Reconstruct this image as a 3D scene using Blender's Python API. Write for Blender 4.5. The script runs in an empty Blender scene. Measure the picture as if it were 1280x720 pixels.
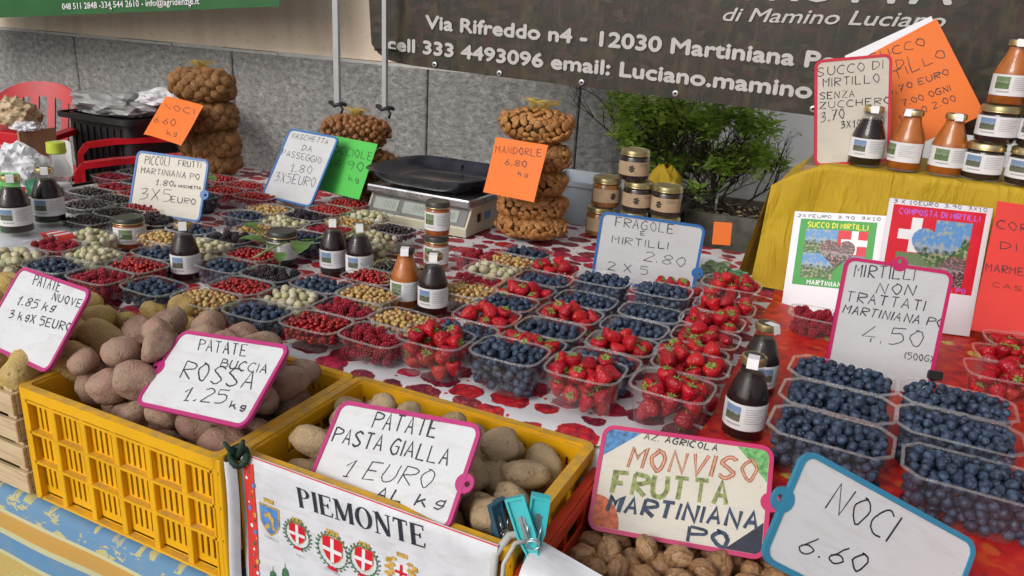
import bpy, math, random
import numpy as np
from mathutils import Vector, Matrix, noise

random.seed(7); RNG = np.random.default_rng(11)
sc = bpy.context.scene
COL = sc.collection

# ------------------------------------------------------------------ camera
F_PX, PITCH, ROLL, YAW, CAM_H = 980.0, math.radians(19.1), math.radians(3.35), math.radians(25.0), 1.34
_F = Vector((-math.sin(YAW)*math.cos(PITCH), math.cos(YAW)*math.cos(PITCH), -math.sin(PITCH)))
_R = Vector((math.cos(YAW), math.sin(YAW), 0)); _U = _R.cross(_F)
_R2 = _R*math.cos(ROLL) + _U*math.sin(ROLL); _U2 = _U*math.cos(ROLL) - _R*math.sin(ROLL)
cd = bpy.data.cameras.new('camera'); cam = bpy.data.objects.new('camera', cd); COL.objects.link(cam)
m = Matrix((( _R2.x,_U2.x,-_F.x,0),(_R2.y,_U2.y,-_F.y,0),(_R2.z,_U2.z,-_F.z,CAM_H),(0,0,0,1)))
cam.matrix_world = m
cd.sensor_width = 36; cd.lens = 36*F_PX/1280; cd.clip_start = .02; cd.clip_end = 200
sc.camera = cam
CAMP = np.array([0,0,CAM_H])

# ------------------------------------------------------------------ sky, sun, exposure (overcast day under a stall canopy)
w = bpy.data.worlds.new("World"); sc.world = w; w.use_nodes = True
nt = w.node_tree; bgn = nt.nodes['Background']
sky = nt.nodes.new('ShaderNodeTexSky'); sky.sky_type = 'NISHITA'; sky.sun_disc = False
SUN_EL, SUN_AZ = math.radians(31), math.radians(197)      # azimuth clockwise from +Y: behind the camera
sky.sun_elevation = SUN_EL; sky.sun_rotation = SUN_AZ; sky.air_density = 1.0; sky.dust_density = 4.0; sky.ozone_density = 1.0
hsv = nt.nodes.new('ShaderNodeHueSaturation'); hsv.inputs['Saturation'].default_value = .35
nt.links.new(sky.outputs[0], hsv.inputs['Color']); nt.links.new(hsv.outputs[0], bgn.inputs['Color']); bgn.inputs['Strength'].default_value = .15
sl = bpy.data.lights.new('sun', 'SUN'); sl.energy = 1.5; sl.angle = math.radians(25); sl.color = (1, .97, .93)
so = bpy.data.objects.new('sun', sl); COL.objects.link(so)
sd = Vector((math.sin(SUN_AZ)*math.cos(SUN_EL), math.cos(SUN_AZ)*math.cos(SUN_EL), math.sin(SUN_EL)))
so.rotation_euler = sd.to_track_quat('Z','Y').to_euler()
sc.view_settings.view_transform = 'Standard'; sc.view_settings.look = 'None'
sc.view_settings.exposure = -0.42; sc.view_settings.gamma = 1
sc.render.engine = 'CYCLES'
sc.cycles.transparent_max_bounces = 24

# ------------------------------------------------------------------ materials
MATS = {}
def mix(nt, fac, a, b, kind='MIX'):
    n = nt.nodes.new('ShaderNodeMix'); n.data_type = 'RGBA'; n.blend_type = kind
    for s, v in ((0, fac), (6, a), (7, b)):
        if isinstance(v, bpy.types.NodeSocket): nt.links.new(v, n.inputs[s])
        elif s == 0: n.inputs[0].default_value = v
        else: n.inputs[s].default_value = (*v, 1)
    return n.outputs[2]
def math_(nt, op, a, b=None, c=None, clamp=False):
    n = nt.nodes.new('ShaderNodeMath'); n.operation = op; n.use_clamp = clamp
    for i, v in enumerate((a, b, c)):
        if v is None: continue
        if isinstance(v, bpy.types.NodeSocket): nt.links.new(v, n.inputs[i])
        else: n.inputs[i].default_value = v
    return n.outputs[0]
def ramp(nt, fac, stops, interp='LINEAR'):
    n = nt.nodes.new('ShaderNodeValToRGB'); cr = n.color_ramp; cr.interpolation = interp
    while len(cr.elements) < len(stops): cr.elements.new(.5)
    for e, (p, c) in zip(cr.elements, stops):
        e.position = p; e.color = (*c, 1) if len(c) == 3 else c
    nt.links.new(fac, n.inputs[0]); return n.outputs[0]
def tex(nt, kind, vec, scale, **k):
    n = nt.nodes.new('ShaderNodeTex'+kind)
    if vec is not None: nt.links.new(vec, n.inputs['Vector'])
    n.inputs['Scale'].default_value = scale
    for a, b in k.items():
        if a in n.inputs: n.inputs[a].default_value = b
        else: setattr(n, a, b)
    return n
def coord(nt, which='Object'):
    return nt.nodes.new('ShaderNodeTexCoord').outputs[which]
def rnd(nt):
    """a number per piece: object random for single pieces, stored value on joined piles"""
    o = nt.nodes.new('ShaderNodeObjectInfo').outputs['Random']
    a = nt.nodes.new('ShaderNodeAttribute'); a.attribute_name = 'rnd'
    return math_(nt, 'FRACT', math_(nt, 'ADD', o, a.outputs['Fac']))
def mapping(nt, vec, loc=(0,0,0), rot=(0,0,0), scale=(1,1,1)):
    n = nt.nodes.new('ShaderNodeMapping'); nt.links.new(vec, n.inputs[0])
    n.inputs[1].default_value = loc; n.inputs[2].default_value = rot; n.inputs[3].default_value = scale
    return n.outputs[0]
def bump(nt, bsdf, h, strength=.3, dist=.01):
    n = nt.nodes.new('ShaderNodeBump'); n.inputs['Strength'].default_value = strength; n.inputs['Distance'].default_value = dist
    nt.links.new(h, n.inputs['Height']); nt.links.new(n.outputs[0], bsdf.inputs['Normal'])
def base(name, col=(.5,.5,.5), rough=.5, metal=0, spec=.5, **k):
    mt = bpy.data.materials.new(name); mt.use_nodes = True; nt = mt.node_tree; b = nt.nodes['Principled BSDF']
    b.inputs['Base Color'].default_value = (*col, 1); b.inputs['Roughness'].default_value = rough
    b.inputs['Metallic'].default_value = metal; b.inputs['Specular IOR Level'].default_value = spec
    for a, v in k.items(): b.inputs[a.replace('_', ' ')].default_value = v
    MATS[name] = mt
    return mt, nt, b
def simple(name, col, rough=.5, var=.12, scale=30, bmp=0, metal=0, spec=.5, **k):
    """plain coloured material with slight tone variation, scuffing and relief"""
    mt, nt, b = base(name, col, rough, metal, spec, **k)
    n = tex(nt, 'Noise', coord(nt), scale, Detail=5)
    dk = tuple(c*(1-var*2) for c in col); lt = tuple(min(1, c*(1+var)) for c in col)
    nt.links.new(ramp(nt, n.outputs['Fac'], [(.3, dk), (.55, col), (.8, lt)]), b.inputs['Base Color'])
    r = math_(nt, 'MULTIPLY_ADD', n.outputs['Fac'], .25, rough-.12, clamp=True); nt.links.new(r, b.inputs['Roughness'])
    if bmp: bump(nt, b, n.outputs['Fac'], bmp, .004)
    return mt

def fruit(name, cols, rough=.35, spec=.5, detail=None, sss=0):
    mt, nt, b = base(name, cols[0], rough, 0, spec)
    r = rnd(nt)
    c = ramp(nt, r, [(i/(len(cols)-1 or 1), q) for i, q in enumerate(cols)])
    if detail: c = detail(nt, b, c)
    nt.links.new(c, b.inputs['Base Color'])
    if sss: b.inputs['Subsurface Weight'].default_value = sss; b.inputs['Subsurface Radius'].default_value = (.004,.002,.001); b.inputs['Subsurface Scale'].default_value = 1
    return mt
def d_bloom(nt, b, c):
    n = tex(nt, 'Noise', coord(nt), 130, Detail=3)
    f = ramp(nt, n.outputs['Fac'], [(.45, (0,0,0)), (.75, (1,1,1))])
    return mix(nt, f, c, (.085,.125,.20))
fruit('blueberry', [(.008,.012,.028),(.018,.030,.060),(.030,.050,.095),(.011,.017,.036)], .5, .35, d_bloom)
fruit('blueberry_dark', [(.008,.012,.028),(.02,.03,.055),(.03,.045,.085)], .5, .35, lambda nt,b,c: mix(nt, .18, c, (.06,.09,.14)))
def d_straw(nt, b, c):
    v = tex(nt, 'Voronoi', coord(nt), 290)
    s = ramp(nt, v.outputs['Distance'], [(.16, (1,1,1)), (.26, (0,0,0))])
    bump(nt, b, v.outputs['Distance'], .5, .003)
    z = nt.nodes.new('ShaderNodeSeparateXYZ'); nt.links.new(coord(nt), z.inputs[0])
    top = ramp(nt, math_(nt, 'MULTIPLY_ADD', z.outputs[2], 40, .5), [(.86, (0,0,0)), (1.0, (1,1,1))])
    c2 = mix(nt, math_(nt, 'MULTIPLY', top, .4), c, (.52,.06,.04))
    return mix(nt, math_(nt,'MULTIPLY',s,.7), c2, (.50,.12,.03))
fruit('strawberry', [(.38,.003,.016),(.45,.004,.016),(.27,.002,.013),(.50,.010,.016),(.33,.002,.020)], .36, .4, d_straw)
def d_rasp(nt, b, c):
    v = tex(nt, 'Voronoi', coord(nt), 330); bump(nt, b, v.outputs['Distance'], -.9, .003)
    return mix(nt, ramp(nt, v.outputs['Distance'], [(.3,(0,0,0)),(.75,(1,1,1))]), c, tuple(.25*x for x in (.6,.02,.05)))
fruit('raspberry', [(.42,.006,.028),(.54,.016,.05),(.32,.005,.024)], .4, .45, d_rasp)
fruit('blackberry', [(.012,.006,.010),(.025,.01,.018),(.008,.006,.012)], .3, .6, lambda nt,b,c: (bump(nt, b, tex(nt,'Voronoi',coord(nt),300).outputs['Distance'], -.9, .003), c)[1])
fruit('white_berry', [(.52,.49,.30),(.45,.47,.24),(.58,.54,.40),(.38,.32,.20),(.56,.56,.40)], .45, .4, lambda nt,b,c: mix(nt, math_(nt,'MULTIPLY',tex(nt,'Noise',coord(nt),180).outputs['Fac'],.35), c, (.45,.36,.22)), .1)
fruit('yellow_currant', [(.47,.30,.08),(.56,.40,.15),(.38,.20,.05),(.50,.36,.16),(.30,.10,.045)], .3, .5, None, .25)
fruit('redcurrant', [(.27,.004,.008),(.38,.010,.010),(.15,.003,.008)], .25, .5)
fruit('blackcurrant', [(.012,.010,.014),(.03,.014,.02),(.02,.022,.012)], .35, .5)
def d_potato(dirt):
    def f(nt, b, c):
        co = coord(nt)
        n = tex(nt, 'Noise', co, 45, Detail=6, Roughness=.65); n2 = tex(nt, 'Noise', co, 380, Detail=3)
        v = tex(nt, 'Voronoi', co, 75)
        c = mix(nt, ramp(nt, n.outputs['Fac'], [(.36,(0,0,0)),(.60,(.9,.9,.9))]), c, dirt)
        c = mix(nt, ramp(nt, v.outputs['Distance'], [(.08,(.85,.85,.85)),(.17,(0,0,0))]), c, tuple(.35*x for x in dirt))
        c = mix(nt, math_(nt,'MULTIPLY',n2.outputs['Fac'],.35), c, tuple(.5*x for x in dirt))
        bump(nt, b, math_(nt,'ADD',n2.outputs['Fac'],math_(nt,'MULTIPLY',n.outputs['Fac'],1.6)), .5, .004)
        return c
    return f
fruit('potato_red', [(.36,.19,.155),(.43,.24,.185),(.30,.145,.125),(.40,.23,.18)], .8, .25, d_potato((.40,.29,.21)))
fruit('potato_tan', [(.56,.40,.22),(.47,.34,.20),(.62,.46,.26),(.50,.37,.23)], .8, .25, d_potato((.42,.31,.19)))
fruit('potato_new', [(.68,.48,.13),(.60,.42,.16),(.72,.54,.14),(.55,.38,.17)], .6, .35, d_potato((.50,.34,.14)))
def d_nut(scale, dk, st=.6):
    def f(nt, b, c):
        co = mapping(nt, coord(nt), scale=(.55,1,1))
        n = tex(nt, 'Noise', co, scale, Detail=4, Distortion=1.2)
        bump(nt, b, n.outputs['Fac'], st, .004)
        return mix(nt, ramp(nt, n.outputs['Fac'], [(.36,(.85,.85,.85)),(.56,(0,0,0))]), c, dk)
    return f
fruit('walnut', [(.42,.24,.12),(.48,.29,.15),(.34,.18,.085),(.45,.26,.12)], .45, .4, d_nut(130,(.16,.08,.035),.5))
fruit('walnut_net', [(.30,.15,.055),(.36,.19,.08),(.22,.105,.04)], .6, .3, d_nut(140,(.09,.04,.015)))
fruit('almond', [(.56,.27,.09),(.64,.34,.13),(.42,.18,.06),(.60,.30,.10)], .6, .3, d_nut(160,(.22,.09,.03),.4))
fruit('hazelnut', [(.30,.125,.05),(.40,.18,.075),(.22,.085,.035)], .4, .4, d_nut(90,(.15,.055,.02),.1))

def clear(name, tint=(1,1,1), white=.07, edge=.35, rough=.08, white_col=(.8,.82,.85), skin=.04):
    """thin clear plastic or glass wall: see-through with a reflecting skin"""
    mt = bpy.data.materials.new(name); mt.use_nodes = True; nt = mt.node_tree; nt.nodes.clear()
    o = nt.nodes.new('ShaderNodeOutputMaterial')
    t = nt.nodes.new('ShaderNodeBsdfTransparent'); t.inputs[0].default_value = (*tint, 1)
    g = nt.nodes.new('ShaderNodeBsdfGlossy'); g.inputs['Roughness'].default_value = rough; g.inputs[0].default_value = (.95,.95,.95,1)
    d = nt.nodes.new('ShaderNodeBsdfDiffuse'); d.inputs[0].default_value = (*white_col, 1)
    lw = nt.nodes.new('ShaderNodeLayerWeight'); lw.inputs[0].default_value = .35; pw_ = math_(nt,'POWER',lw.outputs['Facing'],2.0)
    n = tex(nt, 'Noise', coord(nt), 60, Detail=2)
    bp = nt.nodes.new('ShaderNodeBump'); bp.inputs['Strength'].default_value = .25; bp.inputs['Distance'].default_value = .003
    nt.links.new(n.outputs['Fac'], bp.inputs['Height'])
    if 'glass' not in name: nt.links.new(bp.outputs[0], g.inputs['Normal'])
    m1 = nt.nodes.new('ShaderNodeMixShader'); m1.inputs[0].default_value = white
    nt.links.new(t.outputs[0], m1.inputs[1]); nt.links.new(d.outputs[0], m1.inputs[2])
    m2 = nt.nodes.new('ShaderNodeMixShader')
    f = math_(nt, 'MULTIPLY_ADD', pw_, edge, skin, clamp=True)
    nt.links.new(f, m2.inputs[0]); nt.links.new(m1.outputs[0], m2.inputs[1]); nt.links.new(g.outputs[0], m2.inputs[2])
    nt.links.new(m2.outputs[0], o.inputs[0]); MATS[name] = mt
    return mt
clear('clear_plastic', white=.025, edge=.35); clear('clear_rim', white=.10, edge=.6, rough=.12)
clear('bottle_glass', (.93,.93,.92), .008, .34, .03, skin=.03); clear('bag_film', (.9,.9,.9), .35, .5, .2)

simple('juice_dark', (.014,.003,.004), .3, .1, spec=.2); simple('juice_apricot', (.50,.14,.012), .4, .12, 60); simple('jam_orange', (.44,.11,.015), .4, .2, 90)
simple('jam_dark', (.02,.006,.006), .35, .2, 60); simple('jam_amber', (.32,.12,.02), .2, .2, 60)
simple('gold', (.62,.50,.26), .28, .1, 40, metal=.9); simple('lid_dark', (.06,.06,.055), .35, .2, 50, metal=.3); simple('lid_gold', (.38,.32,.16), .35, .15, 50, metal=.7)
simple('paper', (.72,.72,.73), .6, .03, 20); simple('paper_grey', (.6,.6,.6), .7, .04, 20)
simple('kraft', (.42,.30,.19), .8, .08, 60); simple('print_grey', (.42,.43,.46), .7, .1); simple('print_black', (.03,.03,.035), .6, .1)
simple('board_white', (.66,.675,.70), .35, .02, 12, spec=.4); simple('board_cream', (.62,.58,.50), .4, .03, 12); simple('board_grey', (.55,.56,.58), .4, .03, 12)
simple('frame_pink', (.47,.03,.18), .35, .06, 12); simple('frame_red', (.62,.035,.07), .35, .06, 12); simple('frame_hot', (.52,.012,.12), .35, .06, 12)
simple('frame_blue', (.03,.15,.42), .35, .06, 12); simple('frame_teal', (.04,.24,.40), .35, .06, 12)
simple('ink', (.025,.03,.045), .6, .3, 200); simple('ink_faint', (.10,.06,.07), .7, .3, 200)
simple('rust', (.42,.12,.06), .6, .25, 220); simple('rust_pale', (.62,.34,.22), .6, .15, 220); simple('olive', (.26,.31,.10), .6, .35, 160); simple('navy', (.035,.06,.12), .6, .45, 150)
simple('crayon_blue', (.08,.24,.50), .6, .3, 160); simple('crayon_green', (.16,.45,.14), .6, .3, 160); simple('crayon_red', (.60,.14,.06), .6, .3, 160); simple('crayon_dark', (.02,.022,.05), .6, .3, 160)
simple('card_orange', (.80,.17,.015), .6, .04, 10); simple('card_green', (.07,.50,.07), .6, .04, 10); simple('card_lime', (.22,.72,.20), .6, .04, 10)
simple('card_red', (.72,.045,.035), .6, .05, 8); simple('sheet_white', (.76,.77,.82), .5, .02, 10)
simple('pr_green', (.04,.32,.05), .5, .06); simple('pr_red', (.66,.01,.03), .5, .06); simple('pr_yellow', (.70,.70,.05), .5, .06); simple('pr_purple', (.55,.12,.55), .5, .06); simple('pr_blue', (.10,.27,.62), .5, .15, 90)
simple('pr_gold', (.66,.40,.08), .5, .25, 150); simple('pr_leaf', (.07,.20,.09), .5, .35, 200); simple('pr_white', (.8,.8,.82), .5, .03)
simple('crate_yellow', (.84,.44,.005), .42, .07, 14, .06); nt=MATS['crate_yellow'].node_tree; b=nt.nodes['Principled BSDF']; old=b.inputs['Base Color'].links[0].from_socket
g_=nt.nodes.new('ShaderNodeNewGeometry'); sx=nt.nodes.new('ShaderNodeSeparateXYZ'); nt.links.new(g_.outputs['Normal'],sx.inputs[0])
dust=math_(nt,'MULTIPLY',ramp(nt,sx.outputs[2],[(.5,(0,0,0)),(.95,(1,1,1))]),ramp(nt,tex(nt,'Noise',coord(nt),60,Detail=5).outputs['Fac'],[(.35,(.05,.05,.05)),(.65,(.6,.6,.6))]))
scf=math_(nt,'MULTIPLY',ramp(nt,tex(nt,'Noise',mapping(nt,coord(nt),rot=(0,.6,0),scale=(1,1,7)),26,Detail=6,Distortion=1.0).outputs['Fac'],[(.60,(0,0,0)),(.72,(.5,.5,.5))]),1.0)
c_=mix(nt,dust,old,(.34,.25,.12)); c_=mix(nt,scf,c_,(.62,.36,.06)); nt.links.new(c_,b.inputs['Base Color'])
simple('crate_red', (.60,.045,.012), .45, .12, 16, .08)
simple('plastic_red', (.55,.010,.02), .32, .15, 8); simple('plastic_black', (.012,.012,.014), .5, .2, 20); simple('steel', (.62,.63,.66), .28, .1, 25, metal=.95)
simple('pan_steel', (.05,.055,.075), .22, .25, 14, metal=.6); simple('cream_plastic', (.50,.48,.36), .5, .06, 15); simple('lcd_panel', (.12,.12,.12), .3, .1); simple('lcd', (.30,.34,.30), .15, .05, 30)
simple('post_metal', (.42,.43,.44), .4, .06, 20, metal=.2); simple('cable_tie', (.01,.01,.012), .4, .1)
simple('ribbon_green', (.012,.045,.025), .7, .3, 90); simple('peg_teal', (.06,.52,.56), .35, .06, 20); simple('peg_blue', (.03,.10,.16), .4, .1, 20)
mt,nt,b=base('plaster',(.8,.66,.53),.9)
co=coord(nt); n=tex(nt,'Noise',mapping(nt,co,scale=(3,1,.5)),3,Detail=5); n2=tex(nt,'Noise',co,30,Detail=6)
c=ramp(nt,n.outputs['Fac'],[(.3,(.74,.60,.47)),(.55,(.86,.72,.59)),(.8,(.88,.76,.64))]); c=mix(nt,ramp(nt,n2.outputs['Fac'],[(.6,(0,0,0)),(.75,(.5,.5,.5))]),c,(.60,.48,.37)); nt.links.new(c,b.inputs['Base Color']); bump(nt,b,n2.outputs['Fac'],.25,.006)
simple('white_wall', (.86,.87,.87), .9, .05, 2, .05); simple('coping', (.55,.54,.52), .9, .1, 20, .1)
simple('canopy_cloth', (.62,.62,.60), .8, .04, 3); simple('bag_white', (.70,.71,.76), .45, .05, 30); simple('bag_grey', (.33,.34,.34), .4, .1, 20)
simple('box_grey', (.36,.40,.46), .5, .05, 8); simple('cardboard', (.42,.30,.17), .9, .1, 20); simple('wood_table', (.30,.20,.12), .7, .2, 12)
simple('leaf_green', (.075,.17,.03), .5, .3, 60); simple('calyx', (.22,.30,.06), .6, .25, 200); simple('stem_green', (.24,.30,.10), .6, .2, 80); simple('bark', (.05,.035,.025), .9, .3, 60)
simple('seam_pale', (.5,.5,.5), .6, .1); simple('soil', (.045,.03,.018), 1, .4, 60, .4); simple('trough', (.17,.16,.13), .85, .3, 20, .2); simple('pipe_dark', (.03,.03,.028), .6, .2, 20)
simple('net_tuft', (.62,.42,.03), .6, .2, 60); simple('gap_shade', (.02,.009,.004), .9, .3, 60); simple('wrapper', (.55,.40,.25), .4, .3, 35); simple('eyelet', (.75,.75,.76), .25, .05, metal=.8)
simple('banner_white', (.50,.485,.47), .5, .05, 30); simple('lime_lid', (.50,.60,.05), .4, .05); simple('cup_green', (.01,.16,.07), .4, .1)

mt, nt, b = base('canopy_fabric', (.72,.72,.70), .9)
tr = nt.nodes.new('ShaderNodeBsdfTranslucent'); tr.inputs[0].default_value = (.9,.9,.88,1); mx = nt.nodes.new('ShaderNodeMixShader'); mx.inputs[0].default_value = .55
nt.links.new(b.outputs[0], mx.inputs[1]); nt.links.new(tr.outputs[0], mx.inputs[2]); nt.links.new(mx.outputs[0], nt.nodes['Material Output'].inputs[0])

for bn_ in ('board_white','board_cream','board_grey','bag_white'):
    nt=MATS[bn_].node_tree; b=nt.nodes['Principled BSDF']; old=b.inputs['Base Color'].links[0].from_socket
    sm=tex(nt,'Noise',mapping(nt,coord(nt),rot=(0,0,.5),scale=(1,3,1)),18,Detail=5,Distortion=1.5); sp=tex(nt,'Voronoi',coord(nt),60)
    c_=mix(nt,ramp(nt,sm.outputs['Fac'],[(.48,(0,0,0)),(.75,(.5,.5,.5))]),old,(.50,.49,.47)); c_=mix(nt,ramp(nt,sp.outputs['Distance'],[(.03,(.5,.5,.5)),(.06,(0,0,0))]),c_,(.25,.22,.2)) if bn_!='bag_white' else c_
    nt.links.new(c_,b.inputs['Base Color'])

# wood boards of the small fruit crates
mt, nt, b = base('crate_wood', (.6,.45,.28), .75)
n = tex(nt, 'Noise', mapping(nt, coord(nt), scale=(2,30,30)), 6, Detail=6)
nt.links.new(ramp(nt, n.outputs['Fac'], [(.3,(.40,.27,.14)),(.5,(.58,.43,.25)),(.75,(.68,.54,.35))]), b.inputs['Base Color']); bump(nt, b, n.outputs['Fac'], .2, .003)

# speckled granite slabs
mt, nt, b = base('granite', (.3,.3,.3), .85)
co = coord(nt)
n1 = tex(nt, 'Noise', co, 3, Detail=4); n2 = tex(nt, 'Noise', mapping(nt, co, rot=(0,.5,0), scale=(.8,1,1.2)), 34, Detail=7, Roughness=.8); v = tex(nt, 'Voronoi', co, 140)
c = ramp(nt, n2.outputs['Fac'], [(.34,(.10,.10,.105)),(.45,(.36,.36,.36)),(.55,(.58,.57,.555)),(.66,(.90,.89,.87))])
c = mix(nt, ramp(nt, v.outputs['Distance'], [(.1,(.25,.25,.25)),(.3,(0,0,0))]), c, (.10,.10,.105))
c = mix(nt, math_(nt,'MULTIPLY',n1.outputs['Fac'],.35), c, (.45,.445,.44))
st_=tex(nt,'Noise',mapping(nt,co,scale=(5,1,.6)),2.2,Detail=5); c=mix(nt,ramp(nt,st_.outputs['Fac'],[(.5,(0,0,0)),(.75,(.45,.45,.45))]),c,(.30,.295,.28))
nt.links.new(c, b.inputs['Base Color']); bump(nt, b, n2.outputs['Fac'], 1.0, .03)

# ground
mt, nt, b = base('paving', (.2,.2,.2), .9)
n = tex(nt, 'Noise', coord(nt), 25, Detail=6); nt.links.new(ramp(nt, n.outputs['Fac'], [(.3,(.07,.07,.068)),(.7,(.17,.165,.16))]), b.inputs['Base Color']); bump(nt, b, n.outputs['Fac'], .4, .01)

# white oilcloth printed with berries
mt, nt, b = base('cloth_fruit', (.7,.7,.7), .55)
co = coord(nt)
warp = tex(nt, 'Noise', co, 40, Detail=3)
wv = nt.nodes.new('ShaderNodeVectorMath'); wv.operation = 'MULTIPLY_ADD'; nt.links.new(warp.outputs['Color'], wv.inputs[0]); wv.inputs[1].default_value = (.024,.024,.0); nt.links.new(mapping(nt, co, scale=(1,1.25,0)), wv.inputs[2])
v = tex(nt, 'Voronoi', wv.outputs[0], 16, Randomness=.5)
v2 = tex(nt, 'Voronoi', co, 160); v3 = tex(nt, 'Voronoi', mapping(nt, co, scale=(1,1,0)), 48, Randomness=1.0)
sep = nt.nodes.new('ShaderNodeSeparateColor'); nt.links.new(v.outputs['Color'], sep.inputs[0])
fc = ramp(nt, sep.outputs[0], [(0,(.55,.008,.02)),(.34,(.60,.02,.015)),(.35,(.14,.006,.03)),(.62,(.10,.008,.03)),(.63,(.50,.01,.07)),(.84,(.62,.02,.03)),(.85,(.18,.012,.03))], 'CONSTANT')
fc = mix(nt, ramp(nt, v2.outputs['Distance'], [(.2,(.6,.6,.6)),(.5,(0,0,0))]), fc, (.62,.10,.07))
vl = tex(nt,'Voronoi',co,85); fc = mix(nt, ramp(nt, vl.outputs['Distance'], [(.35,(0,0,0)),(.8,(.8,.8,.8))]), fc, (.12,.004,.02))
m1 = ramp(nt, v.outputs['Distance'], [(.50,(1,1,1)),(.52,(0,0,0))])
m2 = ramp(nt, v3.outputs['Distance'], [(.17,(1,1,1)),(.20,(0,0,0))])
c = mix(nt, m2, (.66,.66,.69), (.55,.01,.04)); c = mix(nt, m1, c, fc)
nt.links.new(c, b.inputs['Base Color'])

# red floral oilcloth
mt, nt, b = base('cloth_red', (.5,.03,.02), .5)
co = coord(nt)
n = tex(nt, 'Noise', co, 42, Detail=4, Distortion=.6)
c = ramp(nt, n.outputs['Fac'], [(.3,(.22,.008,.012)),(.42,(.52,.012,.015)),(.55,(.60,.02,.012)),(.68,(.66,.07,.012))])
wv = nt.nodes.new('ShaderNodeVectorMath'); wv.operation = 'MULTIPLY_ADD'; nt.links.new(tex(nt,'Noise',co,90).outputs['Color'], wv.inputs[0]); wv.inputs[1].default_value = (.012,.012,0); nt.links.new(mapping(nt, co, scale=(1,1,0)), wv.inputs[2])
v = tex(nt, 'Voronoi', wv.outputs[0], 15, Randomness=.8)
c = mix(nt, ramp(nt, v.outputs['Distance'], [(.19,(1,1,1)),(.23,(0,0,0))]), c, (.62,.48,.08))
v = tex(nt, 'Voronoi', co, 65); c = mix(nt, ramp(nt, v.outputs['Distance'], [(.10,(.8,.8,.8)),(.16,(0,0,0))]), c, (.12,.02,.03))
v = tex(nt, 'Voronoi', mapping(nt, wv.outputs[0], loc=(.3,.1,0)), 22); c = mix(nt, ramp(nt, v.outputs['Distance'], [(.18,(.7,.7,.7)),(.26,(0,0,0))]), c, (.66,.12,.02))
nt.links.new(c, b.inputs['Base Color'])

# striped provencal cloth on the bench: bands follow the length of the cloth (v), leaves inside the blue one
mt, nt, b = base('cloth_stripe', (.5,.4,.1), .8)
uv = coord(nt, 'UV'); s = nt.nodes.new('ShaderNodeSeparateXYZ'); nt.links.new(uv, s.inputs[0])
Yl,Bl,Pl,Or = (.52,.38,.10),(.06,.24,.48),(.55,.55,.33),(.56,.30,.05)
st = [(0,Bl),(.085,Pl),(.10,Or),(.185,Pl),(.215,Bl),(.31,Pl),(.335,Yl),(.47,Pl),(.49,Bl),(.6,Pl),(.63,Or)]
c = ramp(nt, s.outputs[1], st, 'CONSTANT')
wv_ = nt.nodes.new('ShaderNodeVectorMath'); wv_.operation='MULTIPLY_ADD'; nt.links.new(tex(nt,'Noise',uv,60,Detail=2).outputs['Color'],wv_.inputs[0]); wv_.inputs[1].default_value=(.25,.25,0); nt.links.new(mapping(nt, uv, scale=(4.5,3.2,0)), wv_.inputs[2])
v = tex(nt, 'Voronoi', wv_.outputs[0], 9, Randomness=.9)
inb = ramp(nt, s.outputs[1], [(0,(1,1,1)),(.085,(0,0,0)),(.35,(1,1,1)),(.46,(0,0,0))], 'CONSTANT')
lf = math_(nt, 'MULTIPLY', ramp(nt, v.outputs['Distance'], [(.36,(1,1,1)),(.42,(0,0,0))]), inb)
c = mix(nt, lf, c, (.50,.46,.20))
c = mix(nt, math_(nt,'MULTIPLY',tex(nt,'Noise',coord(nt),30).outputs['Fac'],.35), c, (.42,.34,.16))
nt.links.new(c, b.inputs['Base Color']); bump(nt, b, tex(nt,'Noise',coord(nt),500).outputs['Fac'], .15, .002)

# yellow cloth
mt, nt, b = base('cloth_yellow', (.6,.4,.02), .75)
n = tex(nt, 'Noise', coord(nt), 9, Detail=4); nt.links.new(ramp(nt, n.outputs['Fac'], [(.3,(.42,.26,.006)),(.7,(.52,.35,.012))]), b.inputs['Base Color']); bump(nt, b, tex(nt,'Noise',mapping(nt,coord(nt),scale=(1.6,1,.35)),11,Detail=5,Distortion=.8).outputs['Fac'], .9, .03)

# printed vinyl banner: dark blurred meadow / village photograph
mt, nt, b = base('banner_print', (.05,.05,.03), .45)
co = coord(nt)
n = tex(nt, 'Noise', co, 7, Detail=6, Roughness=.6); n2 = tex(nt, 'Noise', mapping(nt, co, scale=(1.6,1,.5)), 24, Detail=6, Distortion=1.0); v = tex(nt, 'Voronoi', co, 16)
c = ramp(nt, n.outputs['Fac'], [(.3,(.012,.012,.010)),(.5,(.038,.034,.018)),(.7,(.06,.062,.028))])
c = mix(nt, ramp(nt, n2.outputs['Fac'], [(.46,(0,0,0)),(.68,(1,1,1))]), c, (.15,.125,.055))
red = math_(nt,'MULTIPLY', ramp(nt, v.outputs['Distance'], [(.18,(1,1,1)),(.42,(0,0,0))]), ramp(nt, tex(nt,'Noise',co,5).outputs['Fac'], [(.5,(0,0,0)),(.62,(.7,.7,.7))]))
c = mix(nt, red, c, (.14,.035,.03))
vy = tex(nt,'Noise',mapping(nt,co,loc=(3,1,2)),9,Detail=4); c = mix(nt, ramp(nt, vy.outputs['Fac'], [(.58,(0,0,0)),(.70,(.8,.8,.8))]), c, (.14,.12,.012))
x = nt.nodes.new('ShaderNodeSeparateXYZ'); nt.links.new(co, x.inputs[0])
vill = ramp(nt, math_(nt,'ADD',x.outputs[0],math_(nt,'MULTIPLY',n.outputs['Fac'],.3)), [(.0,(0,0,0)),(.05,(1,1,1))])
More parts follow.
